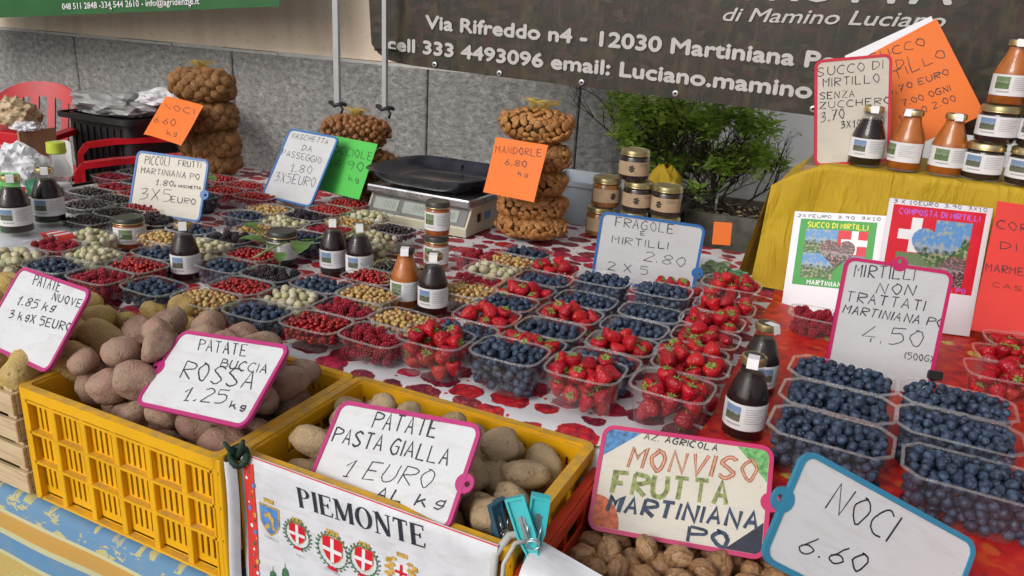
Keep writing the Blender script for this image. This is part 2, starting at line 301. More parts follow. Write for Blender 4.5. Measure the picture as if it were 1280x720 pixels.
wb_ = nt.nodes.new('ShaderNodeVectorMath'); wb_.operation='MULTIPLY_ADD'; nt.links.new(tex(nt,'Noise',co,20,Detail=4).outputs['Color'], wb_.inputs[0]); wb_.inputs[1].default_value=(.05,.05,.05); nt.links.new(mapping(nt, co, rot=(0,.4,0), scale=(1,1,2.2)), wb_.inputs[2]); br = tex(nt, 'Voronoi', wb_.outputs[0], 30)
spc = nt.nodes.new('ShaderNodeSeparateColor'); nt.links.new(br.outputs['Color'], spc.inputs[0])
vc = ramp(nt, spc.outputs[0], [(0,(.03,.022,.020)),(.3,(.13,.045,.04)),(.5,(.06,.045,.042)),(.68,(.15,.115,.10)),(.8,(.085,.032,.030)),(.92,(.03,.045,.015))], 'CONSTANT')
c = mix(nt, vill, c, mix(nt, ramp(nt, n2.outputs['Fac'], [(.3,(.1,.1,.1)),(.7,(.9,.9,.9))]), vc, c))
c = mix(nt, 1.0, c, (.36,.34,.29), 'MULTIPLY')
nt.links.new(c, b.inputs['Base Color'])
simple('banner_green', (.018,.13,.03), .45, .1, 6)

# little landscape photographs printed on labels and sheets
def photo(name, sky, land, spot, sc_=18):
    mt, nt, b = base(name, land, .5)
    g = coord(nt, 'Generated'); s = nt.nodes.new('ShaderNodeSeparateXYZ'); nt.links.new(g, s.inputs[0])
    n = tex(nt, 'Noise', g, 6, Detail=6); n2 = tex(nt, 'Noise', g, sc_, Detail=4)
    h = math_(nt, 'MULTIPLY_ADD', n.outputs['Fac'], .5, s.outputs[2])
    h = math_(nt, 'ADD', h, math_(nt,'MULTIPLY',s.outputs[1],0.001))
    c = ramp(nt, h, [(.45, land), (.72, tuple(.5*q for q in land)), (.80, tuple(.5*a+.5*b_ for a,b_ in zip(sky,(.5,.5,.5)))), (.9, sky)])
    c = mix(nt, ramp(nt, n2.outputs['Fac'], [(.5,(0,0,0)),(.62,(.8,.8,.8))]), c, spot)
    nt.links.new(c, b.inputs['Base Color'])
photo('photo_lake', (.16,.28,.50), (.10,.12,.07), (.20,.20,.14)); photo('photo_green', (.12,.20,.10), (.08,.15,.05), (.25,.30,.12))
photo('photo_hill', (.10,.28,.60), (.06,.14,.04), (.40,.42,.25), 9); photo('photo_flower', (.10,.08,.07), (.05,.05,.04), (.55,.28,.28), 14)

# net fabric over nuts (open weave)
mt = bpy.data.materials.new('net'); mt.use_nodes = True; nt = mt.node_tree; b = nt.nodes['Principled BSDF']; b.inputs['Base Color'].default_value = (.35,.15,.02,1); b.inputs['Roughness'].default_value = .6
s = nt.nodes.new('ShaderNodeSeparateXYZ'); nt.links.new(coord(nt,'UV'), s.inputs[0])
a1 = math_(nt,'FRACT',math_(nt,'ADD',math_(nt,'MULTIPLY',s.outputs[0],64),math_(nt,'MULTIPLY',s.outputs[1],22)))
a2 = math_(nt,'FRACT',math_(nt,'SUBTRACT',math_(nt,'MULTIPLY',s.outputs[0],64),math_(nt,'MULTIPLY',s.outputs[1],22)))
al = math_(nt,'MAXIMUM', math_(nt,'LESS_THAN',a1,.05), math_(nt,'LESS_THAN',a2,.05))
nt.links.new(al, b.inputs['Alpha']); MATS['net'] = mt


# ------------------------------------------------------------------ mesh helpers
class MB:
    def __init__(s): s.v=[]; s.f=[]; s.mi=[]; s.uv=None
    def add(s, vs, fs, mi=0):
        n=len(s.v); s.v+= [tuple(p) for p in vs]; s.f+=[tuple(i+n for i in f) for f in fs]; s.mi+=[mi]*len(fs); return s
    def box(s, x0,x1,y0,y1,z0,z1, mi=0):
        return s.add([(x0,y0,z0),(x1,y0,z0),(x1,y1,z0),(x0,y1,z0),(x0,y0,z1),(x1,y0,z1),(x1,y1,z1),(x0,y1,z1)],
              [(0,3,2,1),(4,5,6,7),(0,1,5,4),(1,2,6,5),(2,3,7,6),(3,0,4,7)], mi)
    def bbox(s, x0,x1,y0,y1,z0,z1,c=.003, mi=0):
        """box with bevelled vertical and top edges"""
        def ring(d,z): 
            return [(x0+c+d*0,y0+d,z),(x1-c,y0+d,z),(x1-d,y0+c,z),(x1-d,y1-c,z),(x1-c,y1-d,z),(x0+c,y1-d,z),(x0+d,y1-c,z),(x0+d,y0+c,z)]
        r=[ring(c*.6,z0),ring(0,z0+c),ring(0,z1-c),ring(c*.6,z1)]
        vs=sum(r,[]); fs=[tuple(range(7,-1,-1)),tuple(range(24,32))]
        for k in range(3):
            for i in range(8): j=(i+1)%8; fs.append((k*8+i,k*8+j,k*8+8+j,k*8+8+i))
        return s.add(vs,fs,mi)
    def lathe(s, prof, n=20, mi=0, cx=0, cy=0, cap=True):
        vs=[(cx+r*math.cos(2*math.pi*i/n), cy+r*math.sin(2*math.pi*i/n), z) for r,z in prof for i in range(n)]
        fs=[(k*n+i,k*n+(i+1)%n,(k+1)*n+(i+1)%n,(k+1)*n+i) for k in range(len(prof)-1) for i in range(n)]
        if cap: fs+= [tuple(range(n-1,-1,-1)), tuple((len(prof)-1)*n+i for i in range(n))]
        return s.add(vs,fs,mi)
    def tube(s, pts, r, n=8, mi=0, cap=True):
        pts=[Vector(p) for p in pts]; rr = r if isinstance(r,(list,tuple)) else [r]*len(pts); rings=[]; up=None
        for i,p in enumerate(pts):
            t=(pts[min(i+1,len(pts)-1)]-pts[max(i-1,0)]).normalized()
            if up is None: up = t.orthogonal().normalized()
            a=(up-t*up.dot(t)); a = a.normalized() if a.length>1e-6 else t.orthogonal().normalized(); up=a; bb=t.cross(a)
            rings+=[tuple(p+(a*math.cos(2*math.pi*k/n)+bb*math.sin(2*math.pi*k/n))*rr[i]) for k in range(n)]
        fs=[(k*n+i,k*n+(i+1)%n,(k+1)*n+(i+1)%n,(k+1)*n+i) for k in range(len(pts)-1) for i in range(n)]
        if cap: fs+= [tuple(range(n-1,-1,-1)), tuple((len(pts)-1)*n+i for i in range(n))]
        return s.add(rings,fs,mi)
    def prism(s, poly, z0, z1, mi=0):
        n=len(poly); vs=[(x,y,z0) for x,y in poly]+[(x,y,z1) for x,y in poly]
        return s.add(vs,[tuple(range(n-1,-1,-1)),tuple(range(n,2*n))]+[(i,(i+1)%n,n+(i+1)%n,n+i) for i in range(n)],mi)
    def ring(s, outer, inner, z0, z1, mi=0):
        n=len(outer); vs=[(x,y,z0) for x,y in outer]+[(x,y,z1) for x,y in outer]+[(x,y,z0) for x,y in inner]+[(x,y,z1) for x,y in inner]; fs=[]
        for i in range(n):
            j=(i+1)%n
            fs+=[(i,j,n+j,n+i),(2*n+j,2*n+i,3*n+i,3*n+j),(n+i,n+j,3*n+j,3*n+i),(j,i,2*n+i,2*n+j)]
        return s.add(vs,fs,mi)
    def grid(s, fn, nu, nv, mi=0, uvs=False):
        vs=[fn(i/nu,j/nv) for j in range(nv+1) for i in range(nu+1)]
        fs=[(j*(nu+1)+i,j*(nu+1)+i+1,(j+1)*(nu+1)+i+1,(j+1)*(nu+1)+i) for j in range(nv) for i in range(nu)]
        if uvs: s.uv=(s.uv or [])+[(i/nu,j/nv) for j in range(nv+1) for i in range(nu+1)]
        return s.add(vs,fs,mi)
    def xf(s, M, start=0):
        s.v[start:]=[tuple(M@Vector(p)) for p in s.v[start:]]; return s
    def mesh(s, name, mats, smooth=False):
        me=bpy.data.meshes.new(name); me.from_pydata(s.v,[],s.f)
        for m_ in ([mats] if isinstance(mats,str) else mats): me.materials.append(MATS[m_])
        me.polygons.foreach_set('material_index', s.mi)
        me.polygons.foreach_set('use_smooth', [bool(smooth)]*len(s.f))
        if smooth and smooth is not True: 
            try: me.set_sharp_from_angle(angle=math.radians(smooth))
            except Exception: pass
        if s.uv and len(s.uv)==len(s.v):
            ul=me.uv_layers.new(name='UVMap'); d=[]
            for p in me.polygons:
                for vi in p.vertices: d+=s.uv[vi]
            ul.data.foreach_set('uv',d)
        me.update(); return me
def rot(yaw=0, tilt=0, roll=0): return Matrix.Rotation(yaw,4,'Z')@Matrix.Rotation(tilt,4,'X')@Matrix.Rotation(roll,4,'Z')
def link(name, me, parent=None, loc=None, M=None):
    o=bpy.data.objects.new(name, me); COL.objects.link(o)
    if parent is not None: o.parent=parent
    if M is not None: o.matrix_world = M if parent is None else o.matrix_world; o.matrix_local=M
    elif loc is not None: o.location=loc
    return o
def part(name, mb, mats, parent, smooth=False, loc=None, M=None, kind=None, label=None):
    o=link(name, mb.mesh(name,mats,smooth), parent, loc, M)
    if kind: o['kind']=kind
    if label: o['label']=label
    return o
def tag(o, label=None, cat=None, group=None, kind=None):
    if label: o['label']=label
    if cat: o['category']=cat
    if group: o['group']=group
    if kind: o['kind']=kind
    return o
def thing(name, label, cat, loc=(0,0,0), M=None, group=None):
    o=link(name,None,None,loc,M); o.empty_display_size=.02; return tag(o,label,cat,group)
def copy_tree(o, parent=None):
    c=o.copy(); COL.objects.link(c)
    if parent is not None: c.parent=parent
    for ch in list(o.children): copy_tree(ch,c)
    return c
def rrect(w,h,r,n=5,off=0):
    w+=2*off;h+=2*off;r=max(r+off,.0004);P=[]
    for cx_,cy_,a0 in ((w/2-r,h/2-r,0),(-w/2+r,h/2-r,90),(-w/2+r,-h/2+r,180),(w/2-r,-h/2+r,270)):
        for k in range(n+1): a=math.radians(a0+90*k/n); P.append((cx_+r*math.cos(a),cy_+r*math.sin(a)))
    return P
def nz(x,y,z,s=1,seed=0): return noise.noise(Vector((x*s+seed*7.3,y*s-seed*3.1,z*s+seed)))

# ------------------------------------------------------------------ handwriting: stroke letters
GL={'A':"00 28 40;13 33",'B':"00 08;~08 37 35 04;~04 44 41 00",'C':"~47 28 05 02 20 40",'D':"00 08;~08 37 44 21 00",'E':"48 08 00 40;04 34",'F':"48 08 00;04 34",
'G':"~47 28 05 02 20 41;41 44 24",'H':"00 08;40 48;04 44",'I':"00 08",'J':"~48 42 20 02",'K':"00 08;48 04 40",'L':"08 00 40",'M':"00 08 24 48 40",'N':"00 08 40 48",
'O':"~28 05 12 30 44 37 18",'P':"00 08;~08 47 45 04",'R':"00 08;~08 47 45 04;04 40",'S':"~47 28 06 24 42 20 01",'T':"08 48;28 20",'U':"~08 02 20 42 48",'V':"08 20 48",
'X':"00 48;08 40",'Z':"08 48 00 40",'0':"~28 05 12 30 44 37 18",'1':"05 28 20;10 30",'2':"~07 28 46 23 00;00 40",'3':"~07 38 36 14;~14 44 31 00",'4':"38 03 43;32 30",
'5':"48 08 05;~05 35 42 20 00",'6':"~38 14 02 20 42 24 03",'7':"08 48 10;14 34",'8':"~28 06 24 42 20 02 24 46 28",'9':"~46 28 06 24 46 30",'.':"00 01",',':"11 00",
'-':"04 34",'(':"~28 14 20",')':"~08 24 00",'k':"08 00;35 02;23 40",'g':"~46 26 14 23 43;47 42 30 11",'@':"~44 24 32 44 38 06 10 40"}
def glyph_strokes(ch):
    out=[]
    for s in GL.get(ch,'').split(';'):
        if not s: continue
        sm=s[0]=='~'; pts=[(int(t[0]),int(t[1])) for t in s.lstrip('~').split()]
        if sm and len(pts)>2:
            q=[pts[0]]+pts+[pts[-1]]; r=[]
            for i in range(1,len(q)-2):
                for k in range(5):
                    t=k/5; a,b,c,d=[np.array(q[i+j],float) for j in (-1,0,1,2)]
                    r.append(tuple(.5*((2*b)+(-a+c)*t+(2*a-5*b+4*c-d)*t*t+(-a+3*b-3*c+d)*t**3)))
            r.append(pts[-1]); pts=r
        out.append(pts)
    return out
def text_strokes(txt):
    x=0; out=[]
    for ch in txt:
        if ch==' ': x+=3; continue
        wd={'I':0,'.':.3,',':1,'1':3,'(':2,')':2,'-':3}.get(ch,4)
        for st in glyph_strokes(ch): out.append([(x+px,py) for px,py in st])
        x+=wd+2.1
    return out, max(x-2.1,.01)
def ribbon(mb, pts, w, z, mi=0, th=.0003):
    n=len(pts); L=[];R=[]
    for i in range(n):
        a=np.array(pts[max(i-1,0)]); b_=np.array(pts[min(i+1,n-1)]); d=b_-a; l=np.hypot(*d) or 1; nrm=np.array([-d[1],d[0]])/l
        if 0<i<n-1:
            d1=np.array(pts[i])-a; d1=d1/(np.hypot(*d1) or 1); n1=np.array([-d1[1],d1[0]]); k=1/max(.6,abs(n1@nrm))
        else: k=1
        p=np.array(pts[i]); L.append(p+nrm*w/2*k); R.append(p-nrm*w/2*k)
    vs=[(*p,z) for p in L]+[(*p,z) for p in R]
    mb.add(vs,[(n+i,n+i+1,i+1,i) for i in range(n-1)],mi)
def write(mb, line, z, rng, dz=0, mi=0, jit=.22, wmul=1):
    txt,p0,p1,p2,wd,_=line; p0,p1,p2=map(np.array,(p0,p1,p2)); st,W=text_strokes(txt); ax=(p1-p0)/W; ay=(p2-p0)/8*(.9 if jit>.05 else 1)
    for s in st:
        jx,jy=rng.normal(0,jit,2)
        pts=[p0+ax*(x+jx*.5+rng.normal(0,.08))+ay*(y+jy*.5+rng.normal(0,.08)) for x,y in s]
        ribbon(mb,pts,wd*wmul*(rng.uniform(.75,1.2) if jit>.05 else 1),z+dz,mi); dz+=.000004
    return dz
SIGN_POSE = {
  'nuove': (-1.1169, 0.6879, 0.8693, -0.1487, 0.9109, 0.0403, 0.2021, 0.1330),
  'rossa': (-0.7643, 0.6960, 0.8594, -0.2290, 0.6875, 0.2224, 0.2163, 0.1235),
  'gialla': (-0.4681, 0.6873, 0.8261, -0.1690, 0.7806, 0.1909, 0.2142, 0.1293),
  'monviso': (-0.1568, 0.8711, 0.7899, 0.0283, 0.8059, 0.1230, 0.2180, 0.1390),
  'noci': (0.0587, 0.7283, 0.8750, 0.7282, 1.1894, -0.5304, 0.2252, 0.1127),
  'trattati': (0.0491, 1.3255, 0.9003, 0.2567, 1.3483, -0.0435, 0.1641, 0.2093),
  'succo': (-0.0865, 1.8004, 1.1928, 0.2736, 1.4946, 0.1534, 0.1492, 0.2178),
  'fragole': (-0.4216, 1.5745, 0.8803, 0.3380, 1.4681, -0.0641, 0.2204, 0.1503),
  'piccoli': (-1.5736, 1.3462, 0.8993, 0.1771, 1.2392, -0.0192, 0.2077, 0.1542),
  'caschetta': (-1.4289, 1.6597, 0.9216, -0.0040, 0.9811, -0.0376, 0.1731, 0.2099),
  'orange_kiwi': (-1.9720, 1.7199, 0.9894, -0.1295, 0.9219, -0.0401, 0.1820, 0.1393),
  'nocciole': (-1.3228, 1.7199, 0.9274, -0.1499, 1.1097, -0.0062, 0.1713, 0.1574),
  'mandorle': (-0.7858, 1.6601, 1.0006, -0.1321, 1.2283, -0.0010, 0.1453, 0.1352),
  'succo_paper': (0.0201, 1.9204, 1.2628, 0.0016, 1.4389, 0.6100, 0.1443, 0.2100),
  'sheet_green': (-0.0617, 1.6608, 0.8946, -0.2172, 1.2309, 0.1388, 0.1776, 0.2216),
  'sheet_red': (0.1104, 1.6554, 0.9285, 0.2596, 1.3626, -0.0133, 0.1842, 0.2467),
  'red_sheet': (0.2765, 1.6558, 0.9474, 0.2147, 1.2553, -0.0623, 0.1633, 0.2433),
  'piemonte': (-0.4800, 0.6365, 0.7000, 0.0000, 1.5533, 0.0000, 0.3650, 0.2000),
}
SIGN_TEXT = {
  'nuove': [
    ('PATATE', (-0.0461, 0.0445), (0.027, 0.0479), (-0.0529, 0.064), 0.0017, 'ink'),
    ('NUOVE', (0.0205, 0.0331), (0.0935, 0.037), (0.0176, 0.0459), 0.0017, 'ink'),
    ('1,85 kg', (-0.0608, 0.0082), (0.0388, 0.016), (-0.0593, 0.0237), 0.0017, 'ink'),
    ('3 kgX 5EURO', (-0.0595, -0.0148), (0.0998, -0.0006), (-0.064, -0.0008), 0.0017, 'ink'),
],
  'rossa': [
    ('PATATE', (-0.0534, 0.0342), (0.0405, 0.0357), (-0.0626, 0.0533), 0.0017, 'ink'),
    ('BUCCIA', (0.0064, 0.0144), (0.0915, 0.0161), (0.0036, 0.0287), 0.0017, 'ink'),
    ('ROSSA', (-0.0539, -0.0115), (0.0826, -0.0087), (-0.0598, 0.0181), 0.0017, 'ink'),
    ('1,25', (-0.0259, -0.0416), (0.0514, -0.035), (-0.0277, -0.0196), 0.0017, 'ink'),
    ('kg', (0.0646, -0.0387), (0.0918, -0.04), (0.0622, -0.0274), 0.0017, 'ink'),
],
  'gialla': [
    ('PATATE', (-0.0444, 0.0358), (0.0478, 0.0388), (-0.0451, 0.0594), 0.0021, 'ink'),
    ('PASTA GIALLA', (-0.0954, 0.0089), (0.0764, 0.009), (-0.0957, 0.0305), 0.0021, 'ink'),
    ('1 EURO', (-0.0632, -0.0303), (0.0626, -0.0206), (-0.0564, -0.0053), 0.0014, 'ink'),
    ('AL kg', (-0.0031, -0.0463), (0.0895, -0.0414), (0.0005, -0.0309), 0.0021, 'ink'),
],
  'monviso': [
    ('AZ. AGRICOLA', (-0.0535, 0.0565), (0.0398, 0.054), (-0.0516, 0.0654), 0.0015, 'ink'),
    ('MONVISO', (-0.0686, 0.0167), (0.0873, 0.0223), (-0.0637, 0.0469), 0.0045, 'rust'),
    ('MONVISO', (-0.0686, 0.0167), (0.0873, 0.0223), (-0.0637, 0.0469), 0.0018, 'rust_pale'),
    ('FRUTTA', (-0.0838, -0.0192), (0.058, -0.0112), (-0.0825, 0.0114), 0.0052, 'olive'),
    ('MARTINIANA', (-0.0862, -0.0431), (0.0949, -0.0349), (-0.0826, -0.0206), 0.0046, 'navy'),
    ('PO', (0.0176, -0.0627), (0.063, -0.0622), (0.0181, -0.0424), 0.0046, 'navy'),
],
  'noci': [
    ('NOCI', (-0.0689, 0.0146), (0.0097, 0.0145), (-0.0612, 0.0452), 0.0018, 'ink'),
    ('6.60', (-0.0789, -0.034), (-0.0061, -0.0241), (-0.0719, -0.013), 0.0018, 'ink'),
],
  'trattati': [
    ('MIRTILLI', (-0.0644, 0.0736), (0.0251, 0.0826), (-0.0648, 0.0957), 0.0017, 'ink'),
    ('NON', (-0.0262, 0.0528), (0.0293, 0.0579), (-0.0236, 0.0716), 0.0017, 'ink'),
    ('TRATTATI', (-0.0694, 0.0334), (0.0484, 0.0364), (-0.0682, 0.0512), 0.0017, 'ink'),
    ('MARTINIANA PO', (-0.0707, 0.0134), (0.0796, 0.0152), (-0.0677, 0.0284), 0.0017, 'ink'),
    ('4.50', (-0.0345, -0.0282), (0.0556, -0.0203), (-0.0307, 0.0016), 0.0014, 'ink'),
    ('(500G)', (0.0335, -0.044), (0.0762, -0.0426), (0.0336, -0.0321), 0.0013, 'ink'),
],
  'succo': [
    ('SUCCO DI', (-0.0686, 0.0756), (0.0573, 0.0805), (-0.0687, 0.0943), 0.0016, 'ink'),
    ('MIRTILLO', (-0.0579, 0.0533), (0.0503, 0.0545), (-0.058, 0.072), 0.0016, 'ink'),
    ('SENZA', (-0.064, 0.0296), (0.0037, 0.0289), (-0.0641, 0.0442), 0.0016, 'ink'),
    ('ZUCCHERO', (-0.0638, 0.0101), (0.0719, 0.0105), (-0.064, 0.0247), 0.0016, 'ink'),
    ('3,70', (-0.0616, -0.018), (-0.0159, -0.0133), (-0.0618, 0.0043), 0.0016, 'ink'),
    ('3X10EURO', (-0.0219, -0.0335), (0.0622, -0.0299), (-0.0221, -0.0177), 0.0016, 'ink'),
],
  'fragole': [
    ('FRAGOLE', (-0.0766, 0.0474), (0.045, 0.0491), (-0.0773, 0.0688), 0.0016, 'ink'),
    ('E', (-0.0203, 0.0359), (-0.0119, 0.0365), (-0.0218, 0.045), 0.0016, 'ink'),
    ('MIRTILLI', (-0.0775, 0.0108), (0.04, 0.0147), (-0.0781, 0.0272), 0.0016, 'ink'),
    ('2.80', (-0.0062, -0.017), (0.0792, -0.0186), (-0.0009, 0.0058), 0.0014, 'ink'),
    ('2 X 5', (-0.0778, -0.0477), (0.0081, -0.0466), (-0.0798, -0.0284), 0.0016, 'ink'),
],
  'piccoli': [
    ('PICCOLI', (-0.0767, 0.0456), (-0.0076, 0.05), (-0.0772, 0.0681), 0.0016, 'ink'),
    ('FRUTTI', (0.0196, 0.0524), (0.0828, 0.0552), (0.0184, 0.0681), 0.0016, 'ink'),
    ('MARTINIANA PO', (-0.0843, 0.0226), (0.0828, 0.0258), (-0.0837, 0.0387), 0.0016, 'ink'),
    ('1,80', (-0.0385, -0.0016), (0.0127, 0.001), (-0.0358, 0.0133), 0.0016, 'ink'),
    ('A VASCHETTA', (0.0163, 0.0001), (0.092, 0.0034), (0.0162, 0.0074), 0.0016, 'ink'),
    ('3X5', (-0.075, -0.0418), (0.0114, -0.0369), (-0.0748, -0.0103), 0.0014, 'ink'),
    ('EURO', (0.0143, -0.0375), (0.0824, -0.0352), (0.0145, -0.0216), 0.0016, 'ink'),
],
  'caschetta': [
    ('VASCHETTA', (-0.0708, 0.0778), (0.0567, 0.0782), (-0.0694, 0.0942), 0.0016, 'ink'),
    ('DA', (-0.0178, 0.0473), (0.0155, 0.0482), (-0.0181, 0.0654), 0.0016, 'ink'),
    ('PASSEGGIO', (-0.077, 0.0222), (0.0608, 0.0205), (-0.0811, 0.042), 0.0016, 'ink'),
    ('1,80', (-0.0284, -0.018), (0.0449, -0.0131), (-0.0321, 0.0069), 0.0016, 'ink'),
    ('3X5EURO', (-0.0648, -0.054), (0.0696, -0.0474), (-0.0683, -0.0241), 0.0016, 'ink'),
],
  'orange_kiwi': [
    ('NOCI', (-0.0596, 0.0258), (0.0754, 0.0344), (-0.0712, 0.0443), 0.0016, 'ink'),
    ('6.60', (-0.0703, -0.0255), (0.0267, -0.0195), (-0.078, -0.0019), 0.0016, 'ink'),
    ('kg', (0.0174, -0.0524), (0.057, -0.0494), (0.0078, -0.0343), 0.0016, 'ink'),
],
  'nocciole': [
    ('NOCCIOLE', (-0.0836, 0.0325), (0.0827, 0.0312), (-0.0866, 0.0557), 0.0016, 'ink'),
    ('4.90', (-0.0417, -0.0079), (0.0638, -0.002), (-0.0432, 0.019), 0.0016, 'ink'),
    ('kg', (0.0283, -0.0354), (0.0646, -0.0382), (0.0231, -0.017), 0.0016, 'ink'),
],
  'mandorle': [
    ('MANDORLE', (-0.0629, 0.0306), (0.062, 0.0388), (-0.0659, 0.0492), 0.0016, 'ink'),
    ('6,80', (-0.03, 0.0059), (0.03, 0.0087), (-0.0316, 0.022), 0.0016, 'ink'),
    ('kg', (0.0136, -0.013), (0.0401, -0.0157), (0.0135, -0.0005), 0.0016, 'ink'),
],
  'succo_paper': [
    ('SUCCO', (-0.0542, 0.0945), (0.0504, 0.0727), (-0.0518, 0.1134), 0.0016, 'ink'),
    ('DI', (-0.0151, 0.0546), (0.008, 0.0504), (-0.011, 0.0752), 0.0016, 'ink'),
    ('MIRTILLO', (-0.0854, 0.038), (0.0729, 0.0321), (-0.0833, 0.0582), 0.0016, 'ink'),
    ('3,70 EURO', (-0.054, 0.012), (0.0635, -0.0046), (-0.0513, 0.0259), 0.0016, 'ink'),
    ('7.00 OGNI', (-0.0373, -0.0226), (0.0541, -0.0374), (-0.0359, -0.008), 0.0016, 'ink'),
    ('10,00 2,00', (-0.0555, -0.0488), (0.054, -0.0598), (-0.0541, -0.0342), 0.0016, 'ink'),
],
  'sheet_green': [
    ('2X7EURO  3,90  3X10', (-0.0817, 0.099), (0.0779, 0.1002), (-0.081, 0.1059), 0.001, 'ink'),
],
  'sheet_red': [
    ('3 X 10EURO  3,90  3X10', (-0.084, 0.1155), (0.0815, 0.1156), (-0.0838, 0.1232), 0.001, 'ink'),
],
  'red_sheet': [
    ('CORNO', (-0.0742, 0.0723), (0.0184, 0.072), (-0.076, 0.0887), 0.0016, 'ink'),
    ('DI S', (-0.0616, 0.0351), (0.0052, 0.0369), (-0.0631, 0.0499), 0.0016, 'ink'),
    ('MARMELLATA', (-0.0777, -0.0085), (0.053, -0.0045), (-0.0792, 0.0063), 0.0016, 'ink'),
    ('CASA', (-0.0616, -0.0356), (0.0057, -0.0345), (-0.062, -0.0266), 0.0008, 'ink'),
],
  'piemonte': [
    ('PIEMONTE', (-0.0846, 0.0597), (0.0969, 0.0709), (-0.0885, 0.0867), 0.0016, 'ink'),
],
}

DEG=math.radians

def sign_matrix(n, lift=0):
    x,y,z,ya,ti,ro,w_,h_=SIGN_POSE[n]; return Matrix.Translation((x,y,z))@rot(ya,ti,ro), w_, h_
def price_board(n, frame, face, label, tab=None, ink='ink', cat='price sign', portrait=False):
    M,w_,h_=sign_matrix(n); root=thing('price_sign',label,cat,M=M,group='handwritten price boards of the stall')
    fr=.0055; rad=.016
    mb=MB(); mb.ring(rrect(w_,h_,rad), rrect(w_,h_,rad,off=-fr), -.0035,.0015)
    mb.prism(rrect(w_,h_,rad,off=-fr*.5),-.0035,-.0015)
    if tab:
        tx,ty=tab[0]*(w_/2),tab[1]*(h_/2); s=MB(); a=math.atan2(tab[1],tab[0])
        out=[(tx+.012*math.cos(t)*(1 if abs(tab[1])<.5 else 1),ty+.012*math.sin(t)) for t in np.linspace(0,2*math.pi,17)[:-1]]
        cxh,cyh=tx+.004*math.cos(a),ty+.004*math.sin(a)
        inn=[(cxh+.0035*math.cos(t),cyh+.0035*math.sin(t)) for t in np.linspace(0,2*math.pi,17)[:-1]]
        s.ring(out,inn,-.0030,.0010); s.v=[v for v in s.v]
        tabmb=s
    fr_o=part('frame',mb,frame,root,50)
    if tab: part('hanging_tab',tabmb,frame,fr_o,60)
    mb=MB(); mb.prism(rrect(w_,h_,rad,off=-fr-.0001),-.0013,.0002); wp=part('writing_panel',mb,face,root)
    rng=np.random.default_rng(abs(hash(n))%1000 if False else sum(map(ord,n)))
    names=sorted({l[5] for l in SIGN_TEXT[n]}, key=lambda q:['ink','rust','rust_pale','olive','navy'].index(q)); mb=MB(); dz=0
    for l in SIGN_TEXT[n]:
        r2=np.random.default_rng(len(l[0])*31+7) if l[5].startswith('rust') else rng
        dz=write(mb,l,.0006,r2,dz,names.index(l[5]), .25 if l[5]=='ink' else .1)
    part('lettering',mb,[ink if q=='ink' else q for q in names],wp)
    return root,w_,h_
def card(n, matl, label, name='price_card', bend=0, ink='ink', back=None, seed=0, cat='price card'):
    M,w_,h_=sign_matrix(n); root=thing(name,label,cat,M=M,group='coloured price cards')
    f=lambda x,y: bend*((x/w_+.1)**2)*-1+.004*nz(x,y,0,9,seed)*(1 if bend else .3)
    mb=MB(); mb.grid(lambda u,v:((u-.5)*w_,(v-.5)*h_,f((u-.5)*w_,(v-.5)*h_)),12,12); mb.grid(lambda u,v:((.5-u)*w_,(v-.5)*h_,f((.5-u)*w_,(v-.5)*h_)-.0006),12,12)
    co_=part('card',mb,matl,root,True)
    mb=MB(); rng=np.random.default_rng(seed+5); dz=0
    for l in SIGN_TEXT[n]: dz=write(mb,l,.0007,rng,dz)
    mb.v=[(x,y,z+f(x,y)) for x,y,z in mb.v]
    part('lettering',mb,ink,co_)
    return root,w_,h_,f

# ------------------------------------------------------------------ the place: ground, wall, table, bench, canopy
mb=MB(); mb.add([(-60,-40,0),(60,-40,0),(60,60,0),(-60,60,0)],[(0,1,2,3)]); tag(part('ground',mb,'paving',None),kind='structure')
# wall: granite slabs, coping, plaster above
WY=3.0
wall=thing('building_wall','grey granite slab wall with beige plaster above it, behind the stall','wall',(0,WY,0))
joints=[-7.6,-6.45,-5.3,-4.14,-2.991,-1.863,-1.152,-.985]
for a,b_ in zip(joints,joints[1:]):
    mb=MB(); mb.bbox(a+.004,b_-.004,0,.1,-.0,1.10+(-.004 if a>-1.2 else 0),.006); part('slab',mb,'granite',wall)
mb=MB(); mb.box(-7.6,-.99,.03,.1,0,1.09); part('joint_mortar',mb,'pipe_dark',wall)
mb=MB(); 
xs=[-7.6+i*.35 for i in range(19)]
for a in xs: mb.box(a+.002,min(a+.348,-.99),.008+.002*math.sin(a*7),.14,1.101,1.116+.002*math.sin(a*9))
part('coping',mb,'coping',wall)
mb=MB(); mb.box(-7.6,-.985,.022,.4,1.117,4.2); part('plaster',mb,'plaster',wall)
mb=MB(); mb.box(-7.6,-.985,.1,.4,0,1.117); part('wall_core',mb,'coping',wall)
bw=thing('white_wall','white rendered wall further back behind the potted bush','wall',(0,6.5,0))
mb=MB(); mb.box(-6,8,0,.3,0,4.2); part('render',mb,'white_wall',bw)
mb=MB(); mb.box(-6,8,-.03,0,0,.35); part('plinth',mb,'coping',bw)
mb=MB(); mb.tube([(0,0,0),(0,0,2.4)],.012,8); tag(part('drainpipe',mb,'pipe_dark',None,True,loc=(-.93,2.98,0)),'thin dark vertical pipe beside the end of the granite wall','pipe')

